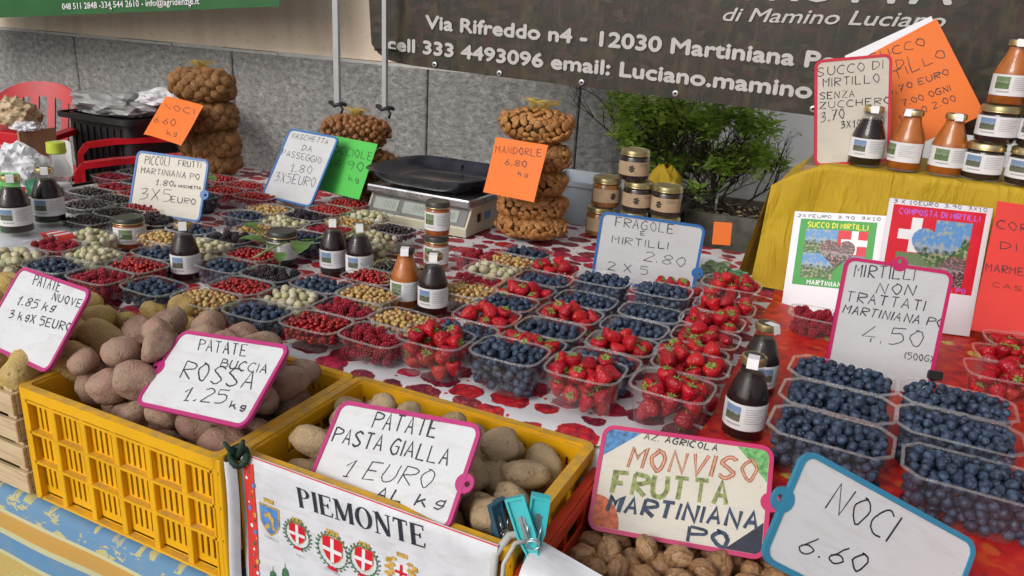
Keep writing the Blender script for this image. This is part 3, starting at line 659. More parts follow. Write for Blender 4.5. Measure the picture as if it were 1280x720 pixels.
# unseen stall canopy, raised and shortened to shape the light, and its posts
can=thing('gazebo','unseen stall gazebo, its pale fabric roof added to shade the market table','gazebo',(0,0,0))
mb=MB(); 
def roof(u,v):
    x=-4.8+u*6.6; y=.75+v*1.45; return (x,y,2.80+.35*(1-abs(2*u-1))*math.sin(math.pi*v)**.7)
mb.grid(roof,16,10); part('roof_cloth',mb,'canopy_fabric',can,True)
for x,y in ((-4.75,2.18),(1.75,2.18),(-4.75,.78),(1.75,.78)):
    mb=MB(); mb.box(x-.02,x+.02,y-.02,y+.02,0,2.81); part('post',mb,'post_metal',can)
mb=MB(); mb.box(-4.75,1.75,2.17,2.19,2.75,2.79); part('beam',mb,'post_metal',can)

# white straps hanging behind the table, clipped at the ends
for i,(x0,x1,zb) in enumerate(((-1.585,-1.565,1.053),(-1.40,-1.389,1.058))):
    t=thing('hanging_pole',['slim white pole hanging down left of the hazelnut bag','slim grey pole under the left corner of the dark banner'][i],'pole',(x1,2.0,zb))
    mb=MB(); ww=.0095 if i==0 else .007
    mb.box(-ww,ww,-.006,.006,0,1.2); part('pole',mb,'post_metal',t,M=Matrix.Shear('XZ',4,(0,0)) if False else None)
    mb=MB(); mb.tube([(-.022,-.01,.005),(.0,-.016,-.004),(.022,-.01,.004),(.03,0,.0),(.02,.012,0),(-.02,.012,0),(-.022,-.01,.005)],.006,6); mb.tube([(.02,-.014,0),(.032,-.018,-.012),(.028,-.02,-.026)],.004,6); part('clip',mb,'cable_tie',t,True)

# market table
tb=thing('market_table','long market table carrying the fruit punnets','table',(0,0,0))
mb=MB(); mb.bbox(-2.09,1.3,.90,1.99,.765,.796,.004); part('tabletop',mb,'wood_table',tb)
mb=MB(); mb.bbox(.115,1.3,.60,.897,.765,.796,.004); part('table_leaf',mb,'wood_table',tb)
for x in (-2.0,-.7,1.2):
    for y in (.97,1.92): 
        mb=MB(); mb.box(x-.03,x+.03,y-.03,y+.03,0,.765); part('leg',mb,'wood_table',tb)
# white cloth
def wcloth(u,v):
    x=-2.11+u*1.98; s=-.115+v*1.23         # v: from hanging front edge over the table to the back
    if s<0:
        a=-s; return (x, .905-.008*math.sin(min(a,.012)/.012*math.pi/2)-.010*math.sin(x*19)*min(1,a*12)-.012*min(1,a*10), .8-a+.003)
    bumpz=.0035*max(0,math.sin(x*38+1.5))*max(0,1-s*12)
    return (x,.905+s*.985,.8+bumpz)
mb=MB(); mb.grid(wcloth,180,60); tag(part('tablecloth',mb,'cloth_fruit',None,True),'white oilcloth printed with red and purple berries on the long table','tablecloth')
def rcloth(u,v):
    x=-.165+u*1.5; y0=.905 if x<.12 else .60; y0=.905+(.60-.905)*min(1,max(0,(x-.10)/.02)); y=y0+v*(1.99-y0)
    return (x+.012*nz(x,y,0,6)*(1 if u==0 else 0),y,.8042+.0018*nz(x,y,0,14)+.004*math.exp(-((u)/.01)**2)*0)
mb=MB(); mb.grid(rcloth,110,80); tag(part('tablecloth',mb,'cloth_red',None,True),'red oilcloth with yellow flowers under the large blueberry trays','tablecloth')
# bench with striped cloth in front
bn=thing('low_bench','low bench standing in front of the table under the potato crates','bench',(0,0,0))
mb=MB(); mb.bbox(-1.9,.9,.625,.895,.58,.606,.004); part('seat',mb,'wood_table',bn)
for x in (-1.8,.8):
    mb=MB(); mb.box(x-.03,x+.03,.64,.88,0,.58); part('leg',mb,'wood_table',bn)
def scloth(u,v):
    x=-1.95+u*2.9; s=v*.62
    f=.012*math.sin(x*9+1)+.008*math.sin(x*23)
    if s<.285: return (x,.893-s,.6085+.001*nz(x,s,0,12))
    a=s-.285; return (x,.608-.01*min(1,a*30)-a*.10-f*min(1,a*4),.6085-a)
mb=MB()
mb.grid(lambda u,v: scloth(u,v),160,60,uvs=True)
# band coordinate: distance below the bench edge / 0.335
mb.uv=[(x*1.0,max(0,min(1,((.6085-z)*1.02)/.335)) if y<.609 else .01) for x,y,z in mb.v]
tag(part('striped_cloth',mb,'cloth_stripe',None,True),'yellow and blue striped cloth hanging down in front of the potato crates','cloth')

# ------------------------------------------------------------------ plastic crates
def panel(mb, L, H, holes, th=.003):
    """plate in XZ from (0,0) to (L,H), thickness th in +Y, with rectangular holes [(x0,x1,z0,z1)]"""
    xs=sorted({0,L,*[h for q in holes for h in q[:2]]}); zs=sorted({0,H,*[h for q in holes for h in q[2:]]})
    xs=[round(x,5) for x in xs]; zs=[round(z,5) for z in zs]; holes=[tuple(round(q,5) for q in h) for h in holes]
    nx,nz_=len(xs),len(zs); idx=lambda i,j,k:(k*nz_+j)*nx+i
    vs=[(xs[i],k*th,zs[j]) for k in (0,1) for j in range(nz_) for i in range(nx)]
    solid=[[not any(h[0]<=xs[i] and xs[i+1]<=h[1] and h[2]<=zs[j] and zs[j+1]<=h[3] for h in holes) for i in range(nx-1)] for j in range(nz_-1)]
    fs=[]
    for j in range(nz_-1):
        for i in range(nx-1):
            if not solid[j][i]: continue
            fs+=[(idx(i,j,0),idx(i+1,j,0),idx(i+1,j+1,0),idx(i,j+1,0)),(idx(i,j,1),idx(i,j+1,1),idx(i+1,j+1,1),idx(i+1,j,1))]
            if i==0 or not solid[j][i-1]: fs.append((idx(i,j,0),idx(i,j+1,0),idx(i,j+1,1),idx(i,j,1)))
            if i==nx-2 or not solid[j][i+1]: fs.append((idx(i+1,j,0),idx(i+1,j,1),idx(i+1,j+1,1),idx(i+1,j+1,0)))
            if j==0 or not solid[j-1][i]: fs.append((idx(i,j,0),idx(i,j,1),idx(i+1,j,1),idx(i+1,j,0)))
            if j==nz_-2 or not solid[j+1][i]: fs.append((idx(i,j+1,0),idx(i+1,j+1,0),idx(i+1,j+1,1),idx(i,j+1,1)))
    return mb.add(vs,fs)
def crate(label, x0,y0,z0, L,W,H, matl, bays=6):
    root=thing('plastic_crate',label,'crate',(x0,y0,z0),group='plastic harvest crates')
    def side(length, nb):
        holes=[]; bw=length/nb
        rows=[(.020,.060),(.068,.110),(.118,.160)]
        for k in range(nb):
            for ri,(za,zb) in enumerate(rows):
                for q in range(4):
                    cx_=k*bw+bw*(.24+q*.17); holes.append((cx_-.0022,cx_+.0022,za,zb))
        return holes
    rd=.010
    for nm,ln,nb,M in (('front_side',L,bays,Matrix.Translation((0,rd,0))),('back_side',L,bays,Matrix.Translation((0,W-rd-.003,0))),
                       ('end_side',W,4,Matrix.Translation((rd+.003,0,0))@Matrix.Rotation(math.pi/2,4,'Z')),('end_side',W,4,Matrix.Translation((L-rd,0,0))@Matrix.Rotation(math.pi/2,4,'Z'))):
        holes=side(ln,nb)
        if nm=='end_side': holes=[h for h in holes if not(h[2]>.1)]+[(ln*.3,ln*.7,H-.042,H-.018)]
        if nm=='back_side': holes=[h for h in holes if h[2]<.1]+[(ln*(k+.5)/30-.0022,ln*(k+.5)/30+.0022,H-.038,H-.024) for k in range(1,29)]+[(ln*(k+.5)/20-.003,ln*(k+.5)/20+.003,.112,.140) for k in range(1,19)]
        mb=MB(); panel(mb,ln,H-.004,holes); part(nm,mb,matl,root,M=M)
    # outer ribs
    for k in range(bays+1):
        x=min(max(k*L/bays,.004),L-.004)
        for w2,dx in (((.0075,0),) if k in (0,bays) else ((.0055,0),)):
            mb=MB(); mb.bbox(x-w2,x+w2,.0015,rd,.002,H-.004,.001); part('rib',mb,matl,root)
            mb=MB(); mb.bbox(x-w2,x+w2,W-rd,W-.0015,.002,H-.004,.001); part('rib',mb,matl,root)
    for k in range(5):
        y=W*k/4; y=min(max(y,.006),W-.006)
        for xa,xb in ((.0015,rd),(L-rd,L-.0015)):
            mb=MB(); mb.bbox(xa,xb,y-.005,y+.005,.003,H-.005,.001); part('rib',mb,matl,root)
    for z in (.0,.062,.112,.163):
        mb=MB(); mb.ring([(0,0),(L,0),(L,W),(0,W)],[(rd,rd),(L-rd,rd),(L-rd,W-rd),(rd,W-rd)],z+.0002,z+.0042); part('shelf_rib',mb,matl,root)
    mb=MB(); mb.ring(rrect(L,W,.012,off=.002),rrect(L-2*rd-.004,W-2*rd-.004,.008),-.0145,.0); mb.ring(rrect(L,W,.012,off=.0035),rrect(L-2*rd,W-2*rd,.008,off=.001),-.0005,.003)
    mb.v=[(x+L/2,y+W/2,z+H-.003) for x,y,z in mb.v]; part('rim',mb,matl,root,50)
    mb=MB(); panel(mb,L-.02,W-.02,[(.02+i*.04,.045+i*.04,.02+j*.05,.05+j*.05) for i in range(int((L-.06)/.04)) for j in range(int((W-.06)/.05))]); 
    mb.v=[(x+.01,z+.01,.0055+y) for x,y,z in mb.v]; part('bottom',mb,matl,root)
    return root
CZ=.6115; CH=.1885
crate('yellow plastic crate heaped with reddish skinned potatoes, at the left', -1.062,.617,CZ,.382,.280,CH,'crate_yellow')
crate('yellow plastic crate of tan potatoes behind the white cloth with crests', -.672,.645,CZ,.388,.255,CH,'crate_yellow')
crate('orange red plastic crate holding loose walnuts', -.2755,.640,CZ-.02,.385,.255,.180,'crate_red')
# two small wooden crates, one on the other, left
def wood_crate(label,x0,y0,z0,L,W,H):
    root=thing('wooden_crate',label,'crate',(x0,y0,z0),group='small wooden fruit crates')
    for k in range(2):
        for ya,nm in ((0,'front_board'),(W-.006,'back_board')):
            mb=MB(); mb.bbox(0,L,ya,ya+.006,.004+k*H*.5,k*H*.5+H*.44,.001); part(nm,mb,'crate_wood',root)
        for xa in (-.0005,L-.0055):
            mb=MB(); mb.bbox(xa,xa+.006,.0065,W-.0065,.004+k*H*.5,k*H*.5+H*.44,.001); part('end_board',mb,'crate_wood',root)
    for xa in (.007,L-.027):
        for ya in (.007,W-.027):
            mb=MB(); mb.bbox(xa,xa+.02,ya,ya+.02,0,H,.001); part('corner_post',mb,'crate_wood',root)
    mb=MB(); mb.box(.007,L-.007,.007,W-.007,0,.004); part('bottom',mb,'crate_wood',root)
    return root
wood_crate('lower pale wooden crate at the left edge beside the yellow crate',-1.475,.612,CZ,.405,.27,.088)
wood_crate('upper pale wooden crate under the pile of yellow potatoes',-1.478,.610,CZ+.0885,.405,.27,.088)


# ------------------------------------------------------------------ fruit shapes
def ico(sub):
    import bmesh
    bm=bmesh.new(); bmesh.ops.create_icosphere(bm,subdivisions=sub,radius=1); v=np.array([q.co[:] for q in bm.verts]); f=np.array([[q.index for q in p.verts] for p in bm.faces]); bm.free(); return v,f
ICO1,ICO2,ICO3=ico(1),ico(2),ico(3)
def arr_mesh(name,v,f,matl,smooth=True):
    me=bpy.data.meshes.new(name); me.from_pydata([tuple(p) for p in v],[],[tuple(int(i) for i in q) for q in f]); me.materials.append(MATS[matl])
    me.polygons.foreach_set('use_smooth',[smooth]*len(f)); return me
def nv(v,s,seed,amp): return np.array([1+amp*noise.noise(Vector((p[0]*s+seed,p[1]*s-seed,p[2]*s+2*seed))) for p in v])[:,None]
def blueberry_shape():
    mb=MB(); pr=[(.0,-.92),(.5,-.83),(.86,-.5),(1.0,0),(.88,.48),(.62,.76),(.42,.86),(.34,.93),(.30,.84),(.22,.70),(.0,.66)]
    mb.lathe([(max(r,.001),z) for r,z in pr],12); return np.array(mb.v),mb.f
def straw_shape(seed):
    r=random.Random(seed); mb=MB(); L=r.uniform(1.15,1.4)
    pr=[(.02,-L),(.26,-L*.93),(.48,-L*.72),(.70,-L*.40),(.88,-.05),(.95,.25),(.86,.52),(.58,.68),(.2,.66)]
    mb.lathe(pr,14); v=np.array(mb.v); v*=nv(v,1.2,seed,.22); v[:,0]*=r.uniform(.9,1.12); return v,mb.f
def calyx_mesh(seed):
    r=random.Random(seed); mb=MB(); n=r.randint(7,10)
    for k in range(n):
        a=2*math.pi*k/n+r.uniform(-.2,.2); l=r.uniform(.55,.8); c,s=math.cos(a),math.sin(a); w_=.15
        def P(q,side,z): return (c*q-s*side,s*q+c*side,z)
        up=r.uniform(-.05,.28)
        mb.add([P(.05,0,.70),P(l*.5,-w_,.74),P(l*.5,w_,.74),P(l*.55,0,.80),P(l,0,.60+up)],[(0,1,3),(0,3,2),(1,4,3),(3,4,2)])
    mb.tube([(0,0,.66),(.03,.02,.95),(.09,.0,1.1)],.05,5)
    return mb
ICO4=ico(4)
def potato_shape(seed,el,I=None):
    I=I or ICO4; r=random.Random(seed); v=I[0].copy(); v*=nv(v,.9,seed*3.1,.28); v*=nv(v,2.6,seed*1.7,.06); v[:,0]*=el; v[:,1]*=r.uniform(.92,1.05); v[:,2]*=r.uniform(.82,.95); return v
def walnut_shape(seed,I=None):
    I=I or ICO4; v=I[0].copy(); amp=1+.05*np.cos(8*np.arctan2(v[:,1],v[:,0]))*.5; v*=nv(v,2.2,seed,.10)
    ridge=.08*np.exp(-(v[:,1]/.09)**2); rr=np.linalg.norm(v,axis=1,keepdims=True); v*=(1+ridge[:,None]); v[:,0]*=1.24; v[:,2]*=.96; v[:,0]+=np.sign(v[:,0])*.08*np.exp(-((1.1-abs(v[:,0]))/.12)**2); return v
def rasp_shape(seed):
    mb=MB(); v,f=ICO1; rows=[(-.85,.35,5),(-.5,.70,8),(-.05,.84,10),(.4,.74,9),(.75,.42,6)]
    vs=[];fs=[]
    for z,r,n in rows:
        for k in range(n):
            a=2*math.pi*(k+ (z*3))/n; o=np.array([r*math.cos(a),r*math.sin(a),z]); b0=len(vs); 
            vs+= list(v*.27+o); fs+=[tuple(np.array(q)+b0) for q in f]
    b0=len(vs); vs+=list(v*np.array([.74,.74,.85])); fs+=[tuple(np.array(q)+b0) for q in f]
    return np.array(vs),fs
def almond_shape(seed):
    v=ICO2[0].copy(); v[:,0]*=1.38; v[:,2]*=.62; v[:,1]*=(1-.30*v[:,0]/1.38); v*=nv(v,2,seed,.10); return v
SHAPES={}
def reg(kind,matl,shapes,r,low=None):
    SHAPES[kind]=dict(mat=matl,shapes=shapes,low=low or shapes,r=r,meshes=[None]*len(shapes))
bb=blueberry_shape()
reg('blueberry','blueberry',[bb],.0066); reg('dark_blueberry','blueberry_dark',[bb],.0066)
reg('strawberry','strawberry',[straw_shape(s) for s in (1,2,3,4,5,6)],.0125)
reg('raspberry','raspberry',[rasp_shape(1)],.0078); reg('blackberry','blackberry',[rasp_shape(2)],.0088)
reg('white_berry','white_berry',[(ICO2[0]*nv(ICO2[0],1.6,s,.25),ICO2[1]) for s in (1,2,3)],.0083)
for k,m_ in (('yellow_currant','yellow_currant'),('redcurrant','redcurrant'),('blackcurrant','blackcurrant')): reg(k,m_,[(ICO2[0],ICO2[1])],.0043)
reg('red_potato','potato_red',[(potato_shape(s,e),ICO4[1]) for s,e in ((1,1.15),(2,1.3),(3,1.05),(4,1.2),(5,1.4))],.0245,[(potato_shape(s,e,ICO2),ICO2[1]) for s,e in ((1,1.15),(2,1.3),(3,1.05),(4,1.2),(5,1.4))])
reg('tan_potato','potato_tan',[(potato_shape(s,e),ICO4[1]) for s,e in ((11,1.15),(12,1.3),(13,1.05),(14,1.2),(15,1.35))],.0215,[(potato_shape(s,e,ICO2),ICO2[1]) for s,e in ((11,1.15),(12,1.3),(13,1.05),(14,1.2),(15,1.35))])
reg('new_potato','potato_new',[(potato_shape(s,e),ICO4[1]) for s,e in ((21,1.25),(22,1.5),(23,1.1),(24,1.35))],.0215,[(potato_shape(s,e,ICO2),ICO2[1]) for s,e in ((21,1.25),(22,1.5),(23,1.1),(24,1.35))])
reg('walnut','walnut',[(walnut_shape(s),ICO4[1]) for s in (1,2,3)],.0145,[(walnut_shape(s,ICO2),ICO2[1]) for s in (1,2,3)])
def shape_mesh(kind,i):
    S=SHAPES[kind]
    if S['meshes'][i] is None:
        v,f=S['shapes'][i]; S['meshes'][i]=arr_mesh(kind,np.array(v)*S['r'],f,S['mat'])
    return S['meshes'][i]
CALYX=[]
for s in range(4):
    cm=calyx_mesh(s); cm.v=[tuple(np.array(p)*.0125) for p in cm.v]; CALYX.append(cm.mesh('calyx','calyx'))

# ------------------------------------------------------------------ heaps: pieces dropped one by one into a box
BOARDS=[]
for _n in ('rossa','gialla','nuove','monviso','noci'):
    _M,_w,_h=sign_matrix(_n); BOARDS.append((np.array(_M.inverted()),_w,_h))
def hits_board(x,y,z,r):
    """True where a round piece would stick into or lie on one of the boards resting on the heaps"""
    bad=np.zeros(len(x),bool); P=np.stack([x,y,z,np.ones(len(x))],1)
    for Mi,w_,h_ in BOARDS:
        l=P@Mi.T; bad|=(abs(l[:,0])<w_/2+.7*r)&(abs(l[:,1])<h_/2+.7*r)&(l[:,2]>-r*1.08)&(l[:,2]<.10)
    return bad
def drop(n, r, hx, hy, z0, rng, cand=14, zl=None, rvar=.12, corner=.3, origin=None, pad=1.0):
    """zl(ex,ey): highest allowed top at relative place ex,ey"""
    P=np.zeros((0,3)); R=np.zeros(0); fails=0
    for i in range(n*3):
        if len(P)>=n or fails>40: break
        ri=r*(1+rng.uniform(-rvar,rvar)); x=rng.uniform(-1,1,cand)*(hx-ri*pad); y=rng.uniform(-1,1,cand)*(hy-ri*pad)
        ex=abs(x)/hx; ey=abs(y)/hy; ok=(ex+ey)<2-corner
        if not ok.any(): continue
        x=x[ok];y=y[ok];ex=ex[ok];ey=ey[ok]
        z=np.full(len(x),z0+ri)
        if len(P):
            d2=(x[:,None]-P[:,0])**2+(y[:,None]-P[:,1])**2; S=(R+ri)*.97
            zz=np.where(d2<S**2, P[:,2]+np.sqrt(np.maximum(S**2-d2,0)), -1); z=np.maximum(z,zz.max(1))
        good=(z+ri)<=zl(ex,ey)
        if origin is not None: good&=~hits_board(x+origin[0],y+origin[1],z+origin[2],ri*1.32)
        if not good.any(): fails+=1; continue
        fails=0; z=np.where(good,z,9); k=np.argmin(z); P=np.vstack([P,[x[k],y[k],z[k]]]); R=np.append(R,ri)
    return P,R
def covered(P,R):
    """how exposed a piece is from above: 1 exposed, 0 buried"""
    out=np.ones(len(P))
    for i in range(len(P)):
        d=np.hypot(P[:,0]-P[i,0],P[:,1]-P[i,1]); a=(P[:,2]>P[i,2]+.5*R[i])&(d<R*1.05); out[i]=1/(1+a.sum())
    return out
HEAP=[]     # (kind, world pos, size factor, exposed, label, group)
def zone(ex,ey,ez):
    a='left' if ex<-.33 else 'right' if ex>.33 else 'middle'; b_='front' if ey<-.33 else 'back' if ey>.33 else ''
    return {'left':{'front':'at the front left','back':'at the back left','':'at the left side'},'right':{'front':'at the front right','back':'at the back right','':'at the right side'},'middle':{'front':'at the front edge','back':'at the back edge','':'in the middle'}}[a][b_]
def heap_into(kind,P,R,center,yaw,label,hx=1,hy=1):
    S=SHAPES[kind]; c,s=math.cos(yaw),math.sin(yaw); ex=covered(P,R)
    for p,r,e in zip(P,R,ex):
        HEAP.append((kind,(center[0]+c*p[0]-s*p[1],center[1]+s*p[0]+c*p[1],center[2]+p[2]),r/S['r'],e,label+'|'+zone(p[0]/hx,p[1]/hy,0)))

# ------------------------------------------------------------------ punnets
def super_rect(hx,hy,n,e=5.0):
    return [(hx*math.copysign(abs(math.cos(t))**(2/e),math.cos(t)),hy*math.copysign(abs(math.sin(t))**(2/e),math.sin(t))) for t in [2*math.pi*(i+.5)/n for i in range(n)]]
def octo(hx,hy,c,n=None): return [(hx,-hy+c),(hx,hy-c),(hx-c,hy),(-hx+c,hy),(-hx,hy-c),(-hx,-hy+c),(-hx+c,-hy),(hx-c,-hy)]
def punnet_meshes(hx,hy,h,big=False):
    mb=MB(); n=40
    def loop(f,z,dx=0,dy=0):
        if big:
            P=octo(hx*f+dx,hy*f+dx,hy*.42*f); Q=[]
            for i in range(8):
                a,b_=P[i],P[(i+1)%8]
                for k in range(5): Q.append((a[0]+(b_[0]-a[0])*k/5,a[1]+(b_[1]-a[1])*k/5))
            P=Q
        else: P=super_rect(hx*f+dx,hy*f+dx,n,4.2)
        return [(x,y,z) for x,y in P]
    def skin(L):
        vs=sum(L,[]); fs=[(k*n+i,k*n+(i+1)%n,(k+1)*n+(i+1)%n,(k+1)*n+i) for k in range(len(L)-1) for i in range(n)]
        mb.add(vs,fs)
    L=[]
    for k in range(6):
        t=k/5; L.append([(x*(1-.012*(i%4==0)*math.sin(math.pi*t)),y*(1-.02*(i%4==0)*math.sin(math.pi*t)),z) for i,(x,y,z) in enumerate(loop(.80+.18*t**.8,.0012+(h-.004)*t))])
    skin(L); mb.add(loop(.80,.0012),[tuple(range(n-1,-1,-1))])
    rm=MB(); o=loop(1.0,0,.0015); i_=loop(.98,0,-.001)
    rm.ring([(x,y) for x,y,z in o],[(x,y) for x,y,z in i_],h-.0032,h-.0012)
    return mb.mesh('punnet','clear_plastic',True), rm.mesh('rim','clear_rim',50)
PM={'low':punnet_meshes(.0565,.0405,.042),'deep':punnet_meshes(.0565,.0425,.062),'big':punnet_meshes(.0745,.0455,.062,True)}
ORD=['first','second','third','fourth','fifth','sixth','seventh','eighth','ninth','tenth','eleventh','twelfth','thirteenth']
KN={'blueberry':'blueberries','dark_blueberry':'dark blueberries','strawberry':'strawberries','raspberry':'raspberries','blackberry':'blackberries','white_berry':'whitish berries','yellow_currant':'yellow currants','redcurrant':'redcurrants','blackcurrant':'stalky blackcurrants'}
def punnet(kind,x,y,size,where,yaw=0,z=.8045,n=None,short=None,group='clear plastic punnets of fruit on the table',heapk=None):
    me,rm=PM[size]; root=link('fruit_punnet',me,None,(x,y,z)); root.rotation_euler.z=yaw
    tag(root,f'clear punnet of {KN[kind]}, {where}','punnet',group); r_=link('rim',rm,root)
    hx,hy,h={'low':(.050,.0345,.042),'deep':(.050,.036,.062),'big':(.068,.040,.062)}[size]
    S=SHAPES[kind]; rr=S['r']; z0=.0015
    if kind in('yellow_currant','redcurrant','blackcurrant') and size=='low': z0=.012 if y<1.0 else .02
    ht,hp={'strawberry':(h+.006,.016),'blueberry':(h+.001,.007 if size!='big' else .010),'raspberry':(h+.0,.006),'white_berry':(h+.002,.010),'blackberry':(h+.002,.010)}.get(kind,(h-.001,.007))
    if kind=='blueberry' and size=='low' : ht-=.002
    P,R=drop(n or 900,rr,hx,hy,z0,RNG,10 if kind!='strawberry' else 16,lambda ex,ey:ht+hp*(1-np.maximum(ex,ey)**2),.22 if kind in('blueberry','white_berry') else .14)
    heap_into(kind,P,R,(x,y,z),yaw,f'{KN[kind]}|{short or where}',hx,hy)
    return root
XS=[-1.75,-1.63,-1.51,-1.39,-1.271,-1.149,-1.03,-.913,-.80,-.69,-.58,-.46,-.337,-.232]
def LY(x,j): return float(np.interp(x,[-1.3,-1.15,-.9,-.46,-.2],[.912,.93,.945,.985,.992]))+.083*j+.035*0
B_,DB,ST,RA,BK,WB,YC,RC,BC='blueberry','dark_blueberry','strawberry','raspberry','blackberry','white_berry','yellow_currant','redcurrant','blackcurrant'
GRID={0:{4:BC,5:BC,6:RC,7:RC,8:DB},1:{3:BC,4:BC,5:RC,6:YC,7:DB,8:RC,9:RC},2:{0:WB,1:RA,2:WB,4:BK,8:RC,9:RC},3:{0:B_,1:WB,3:YC,4:DB,6:DB,7:YC},
 4:{0:RA,1:RC,2:B_,3:WB,4:BK,5:YC,6:WB,7:BK,8:RC},5:{0:B_,2:B_,3:RC,5:DB,6:RA,7:YC,8:WB},6:{0:YC,1:RC,2:BK,5:BK,6:WB,7:BC},7:{0:B_,1:WB,2:B_,4:BC},
 8:{0:RC,1:RA,2:YC,3:RC,6:RA},9:{0:RA,1:YC,3:YC,4:RA,5:WB,6:YC,7:DB},10:{0:ST,1:B_,2:ST,3:B_,4:ST,5:B_,6:ST},11:{0:B_,1:ST,2:B_,3:ST,4:B_,5:B_},
 12:{0:ST,1:B_,2:ST,3:B_,4:B_,5:B_,6:ST},13:{}}
rows={}
OFF={(4,2):(-.03,0),(5,2):(.01,0),(8,6):(.04,.01),(7,4):(.058,0),(8,3):(-.065,0),(9,3):(.018,.03),(8,2):(-.01,-.004)}
for i,col in GRID.items():
    for j,k in col.items(): rows.setdefault(j,[]).append((XS[i],i,k))
for j in rows: rows[j].sort()
for i,col in GRID.items():
    for j,k in col.items():
        if not k: continue
        ox,oy=OFF.get((i,j),(0,0)); x=XS[i]+RNG.uniform(-.003,.003)+ox; y=LY(XS[i],j)+RNG.uniform(-.002,.002)+oy
        num=[q[1] for q in rows[j]].index(i)
        row=['front row','second row','third row','fourth row','fifth row','sixth row','seventh row','eighth row','ninth row','back row'][j]
        where=f'{ORD[num]} from the left in the {row}'; short=f'{ORD[num]} punnet of the {row}'
        size='deep' if (j==0 and i>=10) or (i in(11,12) and j==5) else 'low'
        punnet(k,x,y,size,where,yaw=RNG.normal(0,.03),short=short)
for q,(x,y,sz,yw,wh) in enumerate(((-.222,1.004,'deep',-.03,'nearest of the strawberry column beside the two dark juice bottles'),(-.218,1.094,'deep',.05,'second of the strawberry column, just behind the front one'),
    (-.236,1.178,'low',-.04,'third of the strawberry column beside the juice bottles'),(-.232,1.262,'low',.03,'fourth of the strawberry column'),(-.240,1.348,'low',-.02,'fifth of the strawberry column'),
    (-.236,1.436,'low',.06,'sixth of the strawberry column'),(-.243,1.525,'deep',0,'farthest of the strawberry column, by the blue framed board'))):
    punnet(ST,x+.011,y,sz,wh,yw,n=30 if sz=='deep' else 21,short=f'{ORD[q]} punnet of the strawberry column')
for cx_,side in ((.0,'left'),(.150,'right')):
    for k,(y,nm) in enumerate(((.985,'front'),(1.083,'middle'),(1.180,'rear'))):
        punnet(B_,cx_+(.008 if k==0 and side=='right' else 0),y-(.02 if k==0 and side=='right' else .0),'big',f'{nm} large tray of the {side} column on the red cloth',short=f'{nm} large tray of the {side} column',yaw=-.04 if side=='left' else -.02,group='large blueberry trays on the red cloth',heapk=1)
punnet(RA,-.058,1.50,'low','standing alone in front of the green bordered sheet',0,n=70,short='punnet before the green bordered sheet')
for q,(x,y,k) in enumerate(((-1.865,1.345,BC),(-1.865,1.428,RA),(-1.865,1.512,DB),(-1.865,1.595,RC),(-1.985,1.51,RA),(-1.985,1.595,BC),(-1.75,1.68,RC),(-1.865,1.68,DB),(-1.75,1.262,BC),(-1.275,1.665,RC))):
    punnet(k,x,y,'low',f'{ORD[q]} of the loose punnets at the far left end',0,short=f'{ORD[q]} loose punnet at far left')
for k,(x,y) in enumerate(((.232,1.39),(.250,1.478),(.272,1.566),(.300,1.66))):
    punnet(ST,x,y,'low',f'{ORD[k]} from the front in the line at the right edge',.1,n=13,short=f'{ORD[k]} punnet of the right edge line')

# loose heaps in crates
def crate_heap(kind,x0,x1,y0,y1,z0,N,where,seed,zl):
    rng=np.random.default_rng(seed); o=((x0+x1)/2,(y0+y1)/2,z0)
    P,R=drop(N,SHAPES[kind]['r'],(x1-x0)/2,(y1-y0)/2,0,rng,16,zl,.16,.1,o,1.28 if 'potato' in kind else 1.1)
    heap_into(kind,P,R,o,0,where,(x1-x0)/2,(y1-y0)/2)
crate_heap('red_potato',-1.044,-.694,.634,.88,.625,400,'red_potato|in the left yellow crate',3,lambda ex,ey:.212+.060*(1-np.maximum(ex,ey)**2))
crate_heap('tan_potato',-.656,-.300,.664,.882,.625,400,'tan_potato|in the right yellow crate',4,lambda ex,ey:.176+.042*(1-np.maximum(ex,ey)**2))
crate_heap('new_potato',-1.465,-1.085,.620,.880,.715,200,'new_potato|piled above the wooden crates',5,lambda ex,ey:.120+.03*(1-np.maximum(ex,ey)**2))
crate_heap('walnut',-.262,.098,.655,.88,.635,500,'walnut|in the orange red crate',6,lambda ex,ey:.100+.03*(1-np.maximum(ex,ey)**2))
# a few new potatoes resting on the back corner of the yellow crate
for k,(x,y,z,s) in enumerate(((-1.058,.70,.806,1.25),(-1.075,.765,.812,1.35),(-1.035,.845,.815,.95),(-1.05,.905,.83,1.0),(-1.095,.84,.80,.9),(-1.10,.655,.80,1.4),(-1.02,.888,.806,.85),(-1.115,.90,.81,.9))):
    HEAP.append(('new_potato',(x,y,z),s,1,'new_potato|piled above the wooden crates|at the right side'))

